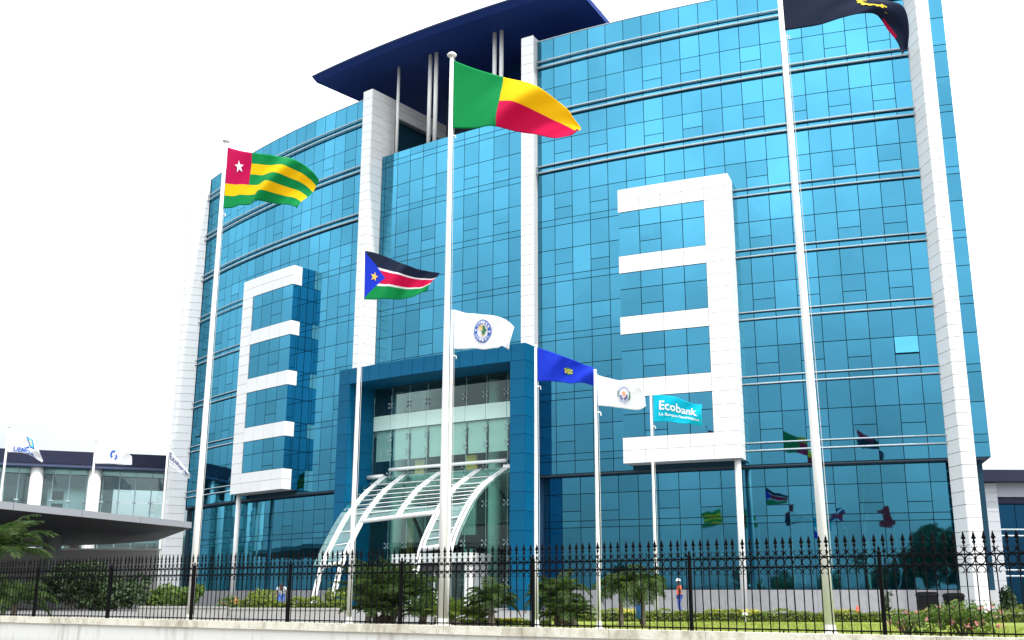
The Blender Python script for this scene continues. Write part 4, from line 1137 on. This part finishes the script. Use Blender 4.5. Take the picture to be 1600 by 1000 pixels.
# ------------------------------------------------------------------ vegetation
PALML = leaf_mat('palm_leaf', (0.016, 0.045, 0.010), (0.09, 0.16, 0.03), 0.28)
PALMY = leaf_mat('young_palm_leaf', (0.10, 0.17, 0.02), (0.18, 0.25, 0.03), 0.35)
BUSHL = leaf_mat('bush_leaf', (0.05, 0.11, 0.015), (0.14, 0.22, 0.03))
DARKL = leaf_mat('dark_leaf', (0.02, 0.045, 0.014), (0.045, 0.085, 0.02), 0.2)
HEDGEL = leaf_mat('hedge_leaf', (0.08, 0.14, 0.012), (0.20, 0.25, 0.02))
YELL = leaf_mat('yellow_leaf', (0.45, 0.42, 0.02), (0.60, 0.52, 0.04))
PINK = leaf_mat('pink_petal', (0.70, 0.22, 0.26), (0.80, 0.38, 0.38))
BARK = mat('palm_bark', (0.16, 0.13, 0.10), 0.9, var=0.4, vscale=9, bump=0.6, bscale=18)
rnd = random.Random(11)
def frond(mb, base, az, el0, L, droop, nl, lw, ll, rng):
    """arching rachis with two rows of leaflets"""
    p = Vector(base); d = Vector((math.cos(az) * math.cos(el0), math.sin(az) * math.cos(el0), math.sin(el0)))
    side = Vector((-math.sin(az), math.cos(az), 0)); N = 10; pts = [p.copy()]; dirs = [d.copy()]
    el = el0
    for i in range(N):
        el -= droop / N * (0.4 + 1.2 * i / N)
        d = Vector((math.cos(az) * math.cos(el), math.sin(az) * math.cos(el), math.sin(el)))
        p = p + d * (L / N); pts.append(p.copy()); dirs.append(d.copy())
    mb.tube(pts, [0.022 * (1 - 0.8 * i / N) for i in range(N + 1)], 3, cap=False)
    for k in range(nl):
        q = 0.14 + 0.85 * (k + 0.5) / nl; x = q * N; i = min(int(x), N - 1); f = x - i
        c = pts[i].lerp(pts[i + 1], f); dd = dirs[i].lerp(dirs[i + 1], f).normalized()
        upv = side.cross(dd).normalized()
        if upv.z < 0: upv = -upv
        lf = ll * (math.sin(math.pi * min(1, q * 0.85 + 0.12)) ** 0.7) * rng.uniform(0.85, 1.1)
        for sg in (-1, 1):
            ld = (side * sg * 0.85 + dd * rng.uniform(0.45, 0.75) + upv * rng.uniform(-0.1, 0.25)).normalized()
            tip = c + ld * lf + Vector((0, 0, -0.35 * lf * rng.uniform(0.5, 1.3)))
            mid = c + ld * lf * 0.55 + Vector((0, 0, -0.06 * lf))
            wv = dd * lw
            mb.add([c, mid - wv, tip, mid + wv], [(0, 1, 2), (0, 2, 3)])
def palm(name, loc, label, trunk_h, nf, L, droop=1.5, group='palms', stems=1, lm=PALML, el=(0.15, 1.35), ll=0.42, nl=18, lw=0.022, tr=0.09, seed=1):
    rng = random.Random(seed)
    e = thing(name, loc, label, 'palm', group)
    tm = MB(); cm_ = MB()
    for s in range(stems):
        a = rng.uniform(0, 6.28); sp = 0 if stems == 1 else rng.uniform(0.05, 0.4)
        b = Vector((math.cos(a) * sp, math.sin(a) * sp, 0)); th = trunk_h * rng.uniform(0.75, 1.1)
        tp = b + Vector((math.cos(a) * sp * 0.8, math.sin(a) * sp * 0.8, th))
        n = 7; tm = MB()
        tm.tube([b.lerp(tp, i / n) - Vector((0, 0, 0.1 if i == 0 else 0)) for i in range(n + 1)], [tr * (1.25 - 0.5 * i / n + (0.06 if i % 2 else 0)) for i in range(n + 1)], 7); tm.build('trunk', BARK, e, local=True, smooth=True)
        for k in range(nf):
            az = k * 2.399 + rng.uniform(-.3, .3); el_ = el[0] + (el[1] - el[0]) * ((k + 0.5) / nf) + rng.uniform(-.1, .1)
            frond(cm_, tp, az, el_, L * rng.uniform(0.8, 1.1), droop * rng.uniform(0.7, 1.2), nl, lw, ll, rng)
    cm_.build('crown', lm, e, local=True)
    return e
palm('palm', (-21.6, 46.0, GZ), 'large feathery palm at the left edge in front of the gate canopy', 2.5, 30, 2.7, 1.6, ll=0.62, nl=38, lw=0.02, tr=0.16, seed=3, el=(0.45, 1.45))
palm('palm', (-19.7, 44.2, GZ), 'low palm at the foot of the large left-edge palm', 0.5, 18, 1.9, 1.7, ll=0.5, nl=32, lw=0.016, seed=33, el=(0.3, 1.4))
palm('palm', (-3.85, 34.2, GZ), 'dense multi-stem palm clump right of the flagpole with the blue-triangle flag', 0.6, 13, 1.7, 1.25, stems=6, ll=0.40, nl=22, lw=0.013, seed=5, el=(0.65, 1.5))
palm('palm', (-4.35, 33.6, GZ), 'short palm at the left foot of the dense palm clump', 0.3, 13, 1.15, 1.5, stems=2, ll=0.34, nl=24, lw=0.012, seed=15, el=(0.4, 1.4))
palm('palm', (-2.75, 33.4, GZ), 'low spiky palm left of the tallest flagpole', 0.25, 14, 1.0, 1.3, stems=2, ll=0.28, nl=24, lw=0.012, seed=6, el=(0.4, 1.4))
palm('palm', (-0.55, 31.6, GZ), 'small upright palm left of the pole with the blue flag', 0.75, 20, 1.05, 1.9, ll=0.32, nl=26, lw=0.012, seed=7, el=(0.35, 1.45))
palm('palm', (-1.05, 31.3, GZ), 'bright yellow-green young palm right of the tallest flagpole', 0.15, 16, 0.9, 1.1, stems=2, lm=PALMY, ll=0.24, nl=24, lw=0.011, seed=8, el=(0.5, 1.45))
palm('palm', (1.30, 31.0, GZ), 'bushy palm just right of the pole with the blue flag', 0.85, 26, 1.1, 1.9, ll=0.34, nl=28, lw=0.013, seed=9, el=(0.2, 1.45))
palm('palm', (1.95, 30.6, GZ), 'low palm left of the pole with the white flag, beside the bushy palm', 0.3, 15, 0.9, 1.4, stems=2, ll=0.28, nl=24, lw=0.012, seed=10, el=(0.4, 1.4))
palm('palm', (3.08, 31.2, GZ), 'small palm on a bare trunk between the two slim right poles', 1.05, 22, 0.95, 2.2, ll=0.34, nl=28, lw=0.013, seed=12, tr=0.06, el=(0.1, 1.4))
palm('palm', (3.72, 31.4, GZ), 'second small palm on a bare trunk, next to the turquoise flag pole', 1.12, 22, 0.95, 2.2, ll=0.34, nl=28, lw=0.013, seed=13, tr=0.06, el=(0.1, 1.4))

def leaves(mb, n, sampler, size, rng, mi=0, flat=0.0):
    for _ in range(n):
        c, out = sampler(rng)
        nn = Vector((rng.gauss(0, 1), rng.gauss(0, 1), rng.gauss(0, 1) + 0.4)) + out * 0.8
        nn.normalize()
        a = nn.cross(Vector((rng.gauss(0, 1), rng.gauss(0, 1), rng.gauss(0, 1)))).normalized(); b = nn.cross(a)
        s = size * rng.uniform(0.6, 1.3)
        mb.add([c - a * s, c - b * s * 0.45, c + a * s, c + b * s * 0.45], [(0, 1, 2, 3)], mi)
def ell(rx, ry, rz, cz, lumps, rng0):
    L = [(Vector((rng0.uniform(-.55, .55) * rx, rng0.uniform(-.55, .55) * ry, cz + rng0.uniform(-.5, .6) * rz)), rng0.uniform(0.38, 0.6)) for _ in range(lumps)]
    def f(rng):
        c, k = L[rng.randrange(len(L))]
        d = Vector((rng.gauss(0, 1), rng.gauss(0, 1), rng.gauss(0, 1))).normalized(); r = rng.uniform(0.35, 1.0) ** 0.5 * k
        p = c + Vector((d.x * rx * r, d.y * ry * r, d.z * rz * r)); p.z = max(0.03, p.z)
        return p, d
    return f
def bush(name, loc, label, rx, ry, rz, n, size, lm, group='shrubs', flowers=None, seed=1, lumps=9, cat='shrub', extra=None):
    rng = random.Random(seed); e = thing(name, loc, label, cat, group)
    mb = MB()
    for k in range(6):
        a = k * 1.05; mb.tube([(0, 0, -0.05), (math.cos(a) * rx * 0.2, math.sin(a) * ry * 0.2, rz * 0.7), (math.cos(a) * rx * 0.5, math.sin(a) * ry * 0.5, rz * 1.3)], [0.025, 0.018, 0.008], 4)
    mb.build('stems', BARK, e, local=True)
    mb = MB(); leaves(mb, n, ell(rx, ry, rz, rz * 0.95, lumps, rng), size, rng); mb.build('foliage', lm, e, local=True)
    if flowers:
        m2, k, s = flowers; mb = MB(); L = ell(rx * 1.05, ry * 1.05, rz * 1.05, rz * 1.1, lumps * 2, rng)
        for _ in range(k):
            c, d = L(rng)
            for j in range(5): leaves(mb, 1, lambda r, c=c, d=d: (c + Vector((r.gauss(0, s * .5), r.gauss(0, s * .5), r.gauss(0, s * .5))), d), s, rng)
        mb.build('blossoms', m2, e, local=True)
    return e
bush('flowering_shrub', (9.45, 23.4, GZ), 'leafy shrub with pink blossoms behind the fence at the right end', 0.95, 0.7, 0.36, 1500, 0.055, BUSHL, flowers=(PINK, 42, 0.05), seed=21, lumps=14)
bush('flowering_shrub', (8.6, 24.3, GZ), 'small low shrub with few pink blossoms left of the large flowering one', 0.55, 0.5, 0.24, 600, 0.05, BUSHL, flowers=(PINK, 14, 0.05), seed=22)
bush('shrub', (-13.2, 45.0, GZ), 'rounded green shrub right of the tall left flagpole', 0.8, 0.8, 0.72, 1500, 0.09, BUSHL, seed=23)
bush('shrub', (-11.6, 46.0, GZ), 'small shrub with orange flowers in the left planter', 0.7, 0.5, 0.42, 700, 0.07, BUSHL, flowers=(INKO, 16, 0.06), seed=24)
bush('shrub', (-9.9, 44.5, GZ), 'pale bushy shrub at the left end of the clipped hedge', 0.75, 0.6, 0.60, 1100, 0.07, HEDGEL, seed=25)
bush('shrub', (-7.0, 44.8, GZ), 'pale shrub at the right end of the clipped hedge', 0.6, 0.6, 0.62, 900, 0.07, HEDGEL, seed=26)
bush('shrub', (-24.6, 62, GZ), 'dark tall shrub behind the fence under the gate canopy', 2.2, 1.2, 1.35, 3600, 0.15, DARKL, seed=27, lumps=14)
bush('shrub', (-22.2, 62.5, GZ), 'dark shrub left of the tall left flagpole, in front of the white fin', 2.0, 1.2, 1.3, 3400, 0.14, DARKL, seed=28, lumps=14)
bush('shrub', (-19.8, 63.5, GZ), 'mid-green shrub below the left white fin', 1.4, 1.0, 0.85, 1800, 0.12, BUSHL, seed=29, lumps=12)
bush('shrub', (20.4, 60.5, GZ), 'thin dark shrub left of the black bins', 0.35, 0.35, 0.62, 260, 0.10, DARKL, seed=30)
bush('shrub', (29.6, 66, GZ), 'dark green shrub at the foot of the annex pier', 0.6, 0.6, 0.85, 700, 0.14, DARKL, seed=31)

def hedge(name, p0, p1, w, h, n, size, lm, label, ym=None, seed=1):
    rng = random.Random(seed); p0, p1 = Vector((*p0, GZ)), Vector((*p1, GZ)); d = (p1 - p0); L = d.length; d.normalize(); s = Vector((-d.y, d.x, 0))
    o_ = (p0 + p1) / 2; e = thing(name, o_, label, 'hedge')
    mb = MB(); mb.obox((0, 0, h * 0.42), d * (L / 2 - 0.05), s * (w / 2 - 0.08), ZUP * (h * 0.38)); mb.build('hedge_core', mat('twig_brown', (0.035, 0.045, 0.015), 0.95, var=0.3, vscale=6), e, local=True)
    def f(r):
        q = r.random(); x = r.uniform(-L / 2, L / 2); bumpy = 1 + 0.14 * math.sin(x * 3.1) + 0.1 * math.sin(x * 7.7 + 1)
        if q < 0.45: return d * x + s * r.uniform(-w / 2, w / 2) + ZUP * (h * bumpy * r.uniform(0.85, 1.02)), ZUP
        return d * x + s * (-w / 2) * r.uniform(0.85, 1.05) * (1 if q < 0.8 else -1) + ZUP * (h * bumpy * r.uniform(0.05, 0.95)), -s
    mb = MB(); leaves(mb, n, f, size, rng); mb.build('foliage', lm, e, local=True)
    if ym:
        def g(r):
            while True:
                x = r.uniform(-L / 2, L / 2)
                if math.sin(x * 1.7 + 0.6) + 0.6 * math.sin(x * 4.3) > r.uniform(0.2, 1.3): break
            return d * x + s * r.uniform(-w / 2, w / 2) * 1.05 + ZUP * (h * r.uniform(0.75, 1.15)), ZUP
        mb = MB(); leaves(mb, ym, g, size, rng); mb.build('yellow_tips', YELL, e, local=True)
    return e
hedge('hedge', (1.2, 38.0), (20.5, 38.6), 0.7, 0.36, 7000, 0.055, HEDGEL, 'low clipped hedge with yellow tips along the back of the lawn', 900, 41)
hedge('hedge', (-10.6, 43.5), (-6.5, 43.8), 0.9, 0.68, 3600, 0.06, HEDGEL, 'clipped green hedge in the planter before the canopy ribs', None, 42)
hedge('hedge', (-2.3, 33.0), (1.2, 32.2), 0.4, 0.16, 900, 0.05, HEDGEL, 'sparse yellow-tipped edging behind the fence between the tall poles', 350, 43)
hedge('hedge', (24, 68), (44, 76), 1.0, 0.42, 2600, 0.10, HEDGEL, 'bright hedge at the right edge in front of the annex', None, 44)
# planter kerbs under the left hedge
KERB = mat('planter_concrete', (0.36, 0.35, 0.33), 0.85, var=0.2, vscale=1.5, bump=0.2, bscale=12)
for x0, x1, y, h, lab in ((-10.8, -6.4, 42.75, 0.30, 'grey planter wall below the clipped hedge'), (-14.6, -11.1, 43.6, 0.34, 'grey planter wall below the rounded shrub at left')):
    mb = MB(); mb.box(x0, x1, y, y + 0.25, GZ - 0.05, GZ + h); o = mb.build('planter_wall', KERB); o['label'] = lab; o['category'] = 'planter'
    n_ = int((x1 - x0) / 1.1)
    for k in range(n_):
        a = x0 + (x1 - x0) * k / n_
        mb = MB(); mb.box(a + 0.01, a + (x1 - x0) / n_ - 0.01, y - 0.03, y + 0.28, GZ + h, GZ + h + 0.07); mb.build('kerb_stone', KERB, o, local=True)
# grass blades on the lawn
gm = MB(); rng = random.Random(77)
for _ in range(16000):
    t = rng.uniform(-1.2, 20); dd = rng.uniform(0.4, 12)
    p = fpt(t, dd, GZ)
    if p.y > 38.2 or p.x < 0.6 + (38.5 - p.y) * 0.0 or p.x > 17: continue
    a = rng.uniform(0, 6.28); h = rng.uniform(0.03, 0.08); w = 0.012
    u = Vector((math.cos(a), math.sin(a), 0)) * w; tl = Vector((rng.gauss(0, .02), rng.gauss(0, .02), h))
    gm.add([p - u, p + u, p + tl], [(0, 1, 2)])
go = gm.build('grass', leaf_mat('grass_blade', (0.17, 0.21, 0.02), (0.30, 0.33, 0.04)), kind='stuff'); go['label'] = 'short mown grass on the lawn'; go['category'] = 'grass'

# trees across the street (they show dark in the ground floor glass)
def tree(loc, label, th, r, n, seed, size=0.32):
    rng = random.Random(seed); e = thing('street_tree', loc, label, 'tree', 'trees across the street')
    mb = MB(); mb.tube([(0, 0, -0.1), (0.1, 0, th * 0.6), (0.0, 0.1, th)], [0.32, 0.24, 0.16], 8)
    for k in range(6):
        a = k * 1.05 + rng.uniform(-.3, .3); mb.tube([(0, 0.05, th * 0.8), (math.cos(a) * r * 0.35, math.sin(a) * r * 0.35, th + r * 0.5), (math.cos(a) * r * 0.7, math.sin(a) * r * 0.7, th + r * 0.9)], [0.13, 0.09, 0.03], 5)
    mb.build('trunk', BARK, e, local=True)
    mb = MB(); leaves(mb, n, ell(r, r, r * 0.85, th + r * 0.55, 18, rng), size, rng); mb.build('crown', DARKL, e, local=True)
    return e
tree((2.4, -23.5, 0), 'bushy tree mirrored at the right end of the ground-floor glass', 4.2, 5.0, 8500, 51)
tree((9.5, -27, 0), 'second bushy tree mirrored beside the right fin', 4.5, 5.6, 8500, 52)
tree((-42, -18, 0), 'low broad tree mirrored behind the turquoise flag pole', 2.6, 3.4, 3200, 53)
tree((-28.5, -15.0, 0), 'low tree mirrored near the bottom of the glass right of the slim right column', 1.6, 2.7, 1800, 54, 0.28)
tree((-19.5, -19.0, 0), 'low tree mirrored at the foot of the thick right flagpole', 1.7, 2.9, 1800, 55, 0.28)
tree((-9.0, -23.5, 0), 'low tree mirrored right of the thick right flagpole', 2.0, 3.2, 2000, 56, 0.28)
tree((-3.5, -26.5, 0), 'middle-sized tree mirrored left of the bushy tree', 3.2, 4.0, 5000, 57, 0.3)
for x, y, h, sd, lab in ((-11.0, -19.5, 6.6, 61, 'palm mirrored right of the thick right flagpole'), (-17.5, -15.5, 4.6, 62, 'shorter palm mirrored left of the thick right flagpole'), (-27, -12, 3.6, 63, 'low palm mirrored beside the slim right column'),
                        (-62, 33, 6.0, 64, 'palm mirrored just right of the blue portal'), (-66, 36, 5.6, 65, 'second palm mirrored right of the blue portal'), (-6.5, -22, 5.4, 66, 'palm mirrored left of the bushy tree')):
    palm('palm', (x, y, 0), lab, h, 22, 3.0, 2.0, group='palms across the street', ll=0.8, nl=18, lw=0.05, tr=0.2, seed=sd, el=(0.0, 1.4))

# ------------------------------------------------------------------ people
def skin_mesh(name, verts, edges, radii, m, root=0, sub=2):
    me = bpy.data.meshes.new(name); me.from_pydata(verts, edges, [])
    o = bpy.data.objects.new(name, me); COL.objects.link(o)
    md = o.modifiers.new('skin', 'SKIN'); md.use_smooth_shade = True; sb = o.modifiers.new('sub', 'SUBSURF'); sb.levels = sb.render_levels = sub
    sv = me.skin_vertices[0].data if me.skin_vertices else None
    if sv is None: me.skin_vertices.new(); sv = me.skin_vertices[0].data
    for i, r in enumerate(radii): sv[i].radius = (r, r) if not isinstance(r, tuple) else r
    sv[root].use_root = True
    dg = bpy.context.evaluated_depsgraph_get(); dg.update()
    m2 = bpy.data.meshes.new_from_object(o.evaluated_get(dg)); bpy.data.objects.remove(o)
    m2.materials.clear(); m2.materials.append(m)
    m2.polygons.foreach_set('use_smooth', [True] * len(m2.polygons))
    return m2
SKIN = mat('skin', (0.11, 0.055, 0.035), 0.55); HAIR = mat('hair', (0.01, 0.009, 0.008), 0.7); SHOE = mat('shoe', (0.02, 0.02, 0.022), 0.6)
def person(loc, face, label, J, shirt, trous, hat=None, sleeve=1.0, H=1.0, shorts=False):
    """J: joint dict in metres, x = right of figure, y = forward"""
    e = thing('person', loc, label, 'person'); e.rotation_euler = (0, 0, face); e.scale = (H,) * 3
    V = lambda k: J[k]
    mid = lambda a, b, q: tuple(J[a][i] * (1 - q) + J[b][i] * q for i in range(3))
    names = ['pelvis', 'waist', 'chest', 'neck', 'head', 'crown', 'shL', 'elL', 'wrL', 'haL', 'shR', 'elR', 'wrR', 'haR', 'hipL', 'knL', 'anL', 'toL', 'hipR', 'knR', 'anR', 'toR']
    rad = [.12, .115, .125, .055, .085, .07, .06, .043, .03, .035, .06, .043, .03, .035, .085, .058, .04, .035, .085, .058, .04, .035]
    ed = [(0, 1), (1, 2), (2, 3), (3, 4), (4, 5), (2, 6), (6, 7), (7, 8), (8, 9), (2, 10), (10, 11), (11, 12), (12, 13), (0, 14), (14, 15), (15, 16), (16, 17), (0, 18), (18, 19), (19, 20), (20, 21)]
    link('body', skin_mesh('body', [V(k) for k in names], ed, rad, SKIN), e, local=True)
    # fingers and a nose
    mb = MB()
    hd = Vector(V('head')); mb.lathe([(0.018, -0.02), (0.014, 0.0), (0.004, 0.03)], hd + Vector((0, 0.088, -0.01)), 6)
    for sd in 'LR':
        w, h = Vector(V('wr' + sd)), Vector(V('ha' + sd)); d = (h - w).normalized(); s = d.cross(Vector((0, 1, 0.2))).normalized()
        for k in range(4): mb.tube([h + s * (k - 1.5) * 0.018, h + s * (k - 1.5) * 0.02 + d * (0.05 + 0.01 * (k in (1, 2)))], [0.009, 0.007], 5)
        mb.tube([w.lerp(h, 0.5) + s * 0.025, h + s * 0.055 + d * 0.01], [0.010, 0.008], 5)
    mb.build('fingers', SKIN, e, local=True)
    tv = [V('pelvis'), V('waist'), V('chest'), mid('chest', 'neck', 0.5), V('shL'), mid('shL', 'elL', sleeve * 0.9), V('shR'), mid('shR', 'elR', sleeve * 0.9)]
    link('shirt', skin_mesh('shirt', tv, [(0, 1), (1, 2), (2, 3), (2, 4), (4, 5), (2, 6), (6, 7)], [.145, .14, .15, .075, .08, .062, .08, .062], shirt, 1), e, local=True)
    q = 0.95 if shorts else None
    lk = lambda s: [V('hip' + s), mid('hip' + s, 'kn' + s, q)] if shorts else [V('hip' + s), V('kn' + s), mid('kn' + s, 'an' + s, 0.93)]
    tv = [V('pelvis')] + lk('L') + lk('R'); n = len(lk('L'))
    ed = [(0, 1)] + [(i, i + 1) for i in range(1, n)] + [(0, 1 + n)] + [(i, i + 1) for i in range(n + 1, 2 * n)]
    rr = [.14] + [.10, .082, .068][:n] + [.10, .082, .068][:n]
    link('trousers', skin_mesh('trousers', tv, ed, rr, trous), e, local=True)
    for s in 'LR':
        a, t_ = Vector(V('an' + s)), Vector(V('to' + s)); mb = MB(); mb.tube([a + Vector((0, -0.06, -0.035)), a + Vector((0, 0.03, -0.03)), t_ + Vector((0, 0.05, -0.005))], [0.04, 0.05, 0.035], 8); mb.build('shoe', SHOE, e, local=True, smooth=True)
    cr = Vector(V('head')).lerp(Vector(V('crown')), 0.5)
    mb = MB()
    if hat:
        mb.lathe([(0.155, 0.02), (0.15, 0.035), (0.122, 0.04), (0.118, 0.09), (0.09, 0.135), (0.045, 0.158), (0.0, 0.165)], cr + Vector((0, 0.01, 0)), 16)
        mb.build('helmet', hat, e, local=True, smooth=True)
    else:
        mb.lathe([(0.088, -0.01), (0.10, 0.03), (0.085, 0.09), (0.045, 0.12), (0.0, 0.128)], cr + Vector((0, -0.012, -0.01)), 14); mb.build('hair', HAIR, e, local=True, smooth=True)
    return e
STAND = dict(pelvis=(0, 0, .95), waist=(0, 0, 1.10), chest=(0, 0, 1.32), neck=(0, .01, 1.50), head=(0, .03, 1.62), crown=(0, .03, 1.70), shL=(-.19, 0, 1.40), elL=(-.24, -.03, 1.12), wrL=(-.23, .06, .88), haL=(-.22, .09, .80),
             shR=(.19, 0, 1.40), elR=(.25, -.02, 1.12), wrR=(.24, .08, .90), haR=(.23, .11, .82), hipL=(-.09, 0, .88), knL=(-.10, .06, .50), anL=(-.10, .0, .09), toL=(-.11, .14, .04), hipR=(.09, 0, .88), knR=(.10, .02, .50), anR=(.10, -.06, .09), toR=(.11, .08, .04))
BEND = dict(STAND); BEND.update(waist=(0, .07, 1.06), chest=(0, .22, 1.20), neck=(0, .33, 1.30), head=(0, .40, 1.36), crown=(0, .44, 1.43), shL=(-.20, .24, 1.26), elL=(-.38, .30, 1.02), wrL=(-.55, .34, .82), haL=(-.60, .36, .75),
                              shR=(.20, .24, 1.26), elR=(.28, .26, 1.0), wrR=(.26, .34, .80), haR=(.25, .37, .72), knL=(-.11, .12, .48), knR=(.11, .10, .48))
person((8.95, 59.0, GZ), R_(95), 'worker in orange vest, white helmet and blue trousers by the plinth wall', STAND, mat('orange_vest', (0.75, 0.10, 0.03), 0.7), mat('blue_trousers', (0.02, 0.06, 0.33), 0.8), WPAINT, sleeve=0.6)
pp_ = fac(-1.75, 3.6, GZ + 0.13)
person((pp_.x, pp_.y, GZ + 0.05), R_(190), 'person in pale blue shirt and dark trousers walking at the entrance doors', STAND, mat('pale_blue_shirt', (0.55, 0.68, 0.80), 0.8), mat('dark_trousers', (0.02, 0.022, 0.03), 0.8), None, sleeve=0.6)
person((-12.6, 61.0, GZ), R_(185), 'stooping person in grey shirt and blue shorts behind the left hedge', BEND, mat('grey_shirt', (0.5, 0.54, 0.56), 0.8), mat('blue_shorts', (0.05, 0.12, 0.42), 0.8), None, sleeve=0.6, shorts=True)

# ------------------------------------------------------------------ small objects
BINM = mat('black_plastic', (0.006, 0.006, 0.007), 0.6, spec=0.12)
def wheelie_bin(loc, label, s=1.0):
    e = thing('wheeled_bin', loc, label, 'bin', 'bins at the plinth')
    mb = MB()
    def ring(w, d, z): return [Vector((-w, -d, z)), Vector((w, -d, z)), Vector((w, d, z)), Vector((-w, d, z))]
    r = ring(.38 * s, .30 * s, .10) + ring(.48 * s, .38 * s, 1.0 * s); mb.add(r, [(3, 2, 1, 0), (4, 5, 6, 7)] + [(k, (k + 1) % 4, 4 + (k + 1) % 4, 4 + k) for k in range(4)])
    mb.obox((0, 0, 1.0 * s), Vector((.51 * s, 0, 0)), Vector((0, .41 * s, 0)), ZUP * 0.025); mb.build('bin_body', BINM, e, local=True)
    mb = MB(); pr = [(-.48, 1.03), (-.46, 1.12), (-.3, 1.18), (.3, 1.18), (.46, 1.12), (.48, 1.03)]
    pr = [(x * s, z * s) for x, z in pr]; n = len(pr)
    mb.add([(x, -.40 * s, z) for x, z in pr] + [(x, .40 * s, z) for x, z in pr], [tuple(range(n)), tuple(range(2 * n - 1, n - 1, -1))] + [(k, (k + 1) % n, n + (k + 1) % n, n + k) for k in range(n)]); mb.build('lid', BINM, e, local=True)
    for sx in (-.32, .32):
        mb = MB(); mb.tube([(sx * s - .04, .3 * s, .1), (sx * s + .04, .3 * s, .1)], .1, 10); mb.build('wheel', SHOE, e, local=True)
    return e
wheelie_bin((22.6, 60.3, GZ), 'black rubbish bin at the plinth, left one of two')
wheelie_bin((24.0, 60.2, GZ), 'black rubbish bin nearest the right fin', 0.95)
e = thing('blue_bin_post', (3.93, 33.9, GZ), 'short blue litter drum standing on the lawn beside the small palms', 'litter bin')
mb = MB(); mb.lathe([(0.02, 0.0), (0.03, 0.12)], ns=8); mb.box(-.02, .02, -.02, .02, 0, .2); mb.build('leg', IRON, e, local=True)
mb = MB(); mb.lathe([(0.10, 0.16), (0.13, 0.18), (0.135, 0.55), (0.13, 0.60), (0.11, 0.60), (0.105, 0.25)], ns=16); mb.build('drum', mat('blue_plastic', (0.01, 0.09, 0.28), 0.45), e, local=True, smooth=True)
for x, y, lab in ((7.6, 36.2, 'small white garden light on the lawn before the hedge'), (2.35, 30.4, 'small white stone lamp among the palms left of the white flag pole')):
    e = thing('garden_light', (x, y, GZ), lab, 'garden light')
    mb = MB(); mb.lathe([(0.03, 0), (0.025, 0.22)], ns=8); mb.build('stem', WPAINT, e, local=True)
    mb = MB(); mb.lathe([(0.03, 0.22), (0.09, 0.25), (0.10, 0.29), (0.05, 0.33), (0.0, 0.34)], ns=12); mb.build('lamp_head', WPAINT, e, local=True, smooth=True)
e = thing('traffic_cone', (17.6, 56.5, GZ), 'small red-orange cone in front of the plinth left of the thick flagpole', 'cone')
mb = MB(); mb.box(-.2, .2, -.2, .2, 0, .04); mb.build('cone_base', BINM, e, local=True)
mb = MB(); mb.lathe([(0.16, 0.04), (0.12, 0.2), (0.06, 0.40), (0.03, 0.45)], ns=14); mb.build('cone_body', mat('cone_red', (0.75, 0.09, 0.04), 0.6), e, local=True, smooth=True)
# parked white car, mostly outside the right edge
def car(loc, label):
    e = thing('parked_car', loc, label, 'car'); PNT = mat('car_white', (0.78, 0.78, 0.76), 0.25)
    side = [(0.0, .35), (0.02, .62), (.12, .74), (1.05, .92), (1.75, 1.36), (2.2, 1.47), (3.2, 1.45), (3.75, 1.1), (4.2, 1.02), (4.3, .7), (4.28, .35)]
    mb = MB(); n = len(side)
    rows = []
    for y, k, dz in ((-.86, 1.0, 0), (-.80, 1.0, .0), (0, 1.0, .03), (.80, 1.0, 0), (.86, 1.0, 0)):
        inset = .10 if abs(y) > .84 else 0
        rows.append([Vector((x + (inset * .3 if x < 2 else -inset * .3), y * (0.82 if z > 1.0 else 1), z + dz * (z > .5) - inset * .4 * (z > .6))) for x, z in side])
    vs_ = [p for r in rows for p in r]; fs = [tuple(range(n)), tuple(range(5 * n - 1, 4 * n - 1, -1))]
    for r in range(4):
        for k in range(n): fs.append((r * n + k, r * n + (k + 1) % n, (r + 1) * n + (k + 1) % n, (r + 1) * n + k))
    mb.add(vs_, fs); mb.build('body', PNT, e, local=True, smooth=False)
    mb = MB(); mb.add([(1.10, -.62, .965), (1.10, .62, .965), (1.73, .58, 1.375), (1.73, -.58, 1.375)], [(0, 1, 2, 3)]); mb.build('windscreen', GLASS_D, e, local=True)
    mb = MB(); mb.add([(1.35, -.775, 1.0), (3.4, -.775, 1.05), (3.05, -.725, 1.36), (1.85, -.725, 1.36)], [(0, 1, 2, 3)]); mb.build('side_window', GLASS_D, e, local=True)
    for x in (.85, 3.45):
        for y in (-.83, .83):
            mb = MB(); mb.tube([(x, y - .09, .31), (x, y + .09, .31)], .31, 18); w = mb.build('wheel', SHOE, e, local=True)
            mb = MB(); mb.tube([(x, y - .10, .31), (x, y + .10, .31)], .18, 14); mb.build('rim', STEEL, w, local=True)
    for y in (-.6, .6):
        mb = MB(); mb.obox((.03, y, .62), Vector((.05, 0, 0)), Vector((0, .16, 0)), ZUP * .07); mb.build('headlight', CLEAR, e, local=True)
    return e
car((36.6, 78.5, GZ), 'white parked car at the right edge, only its bonnet in view')
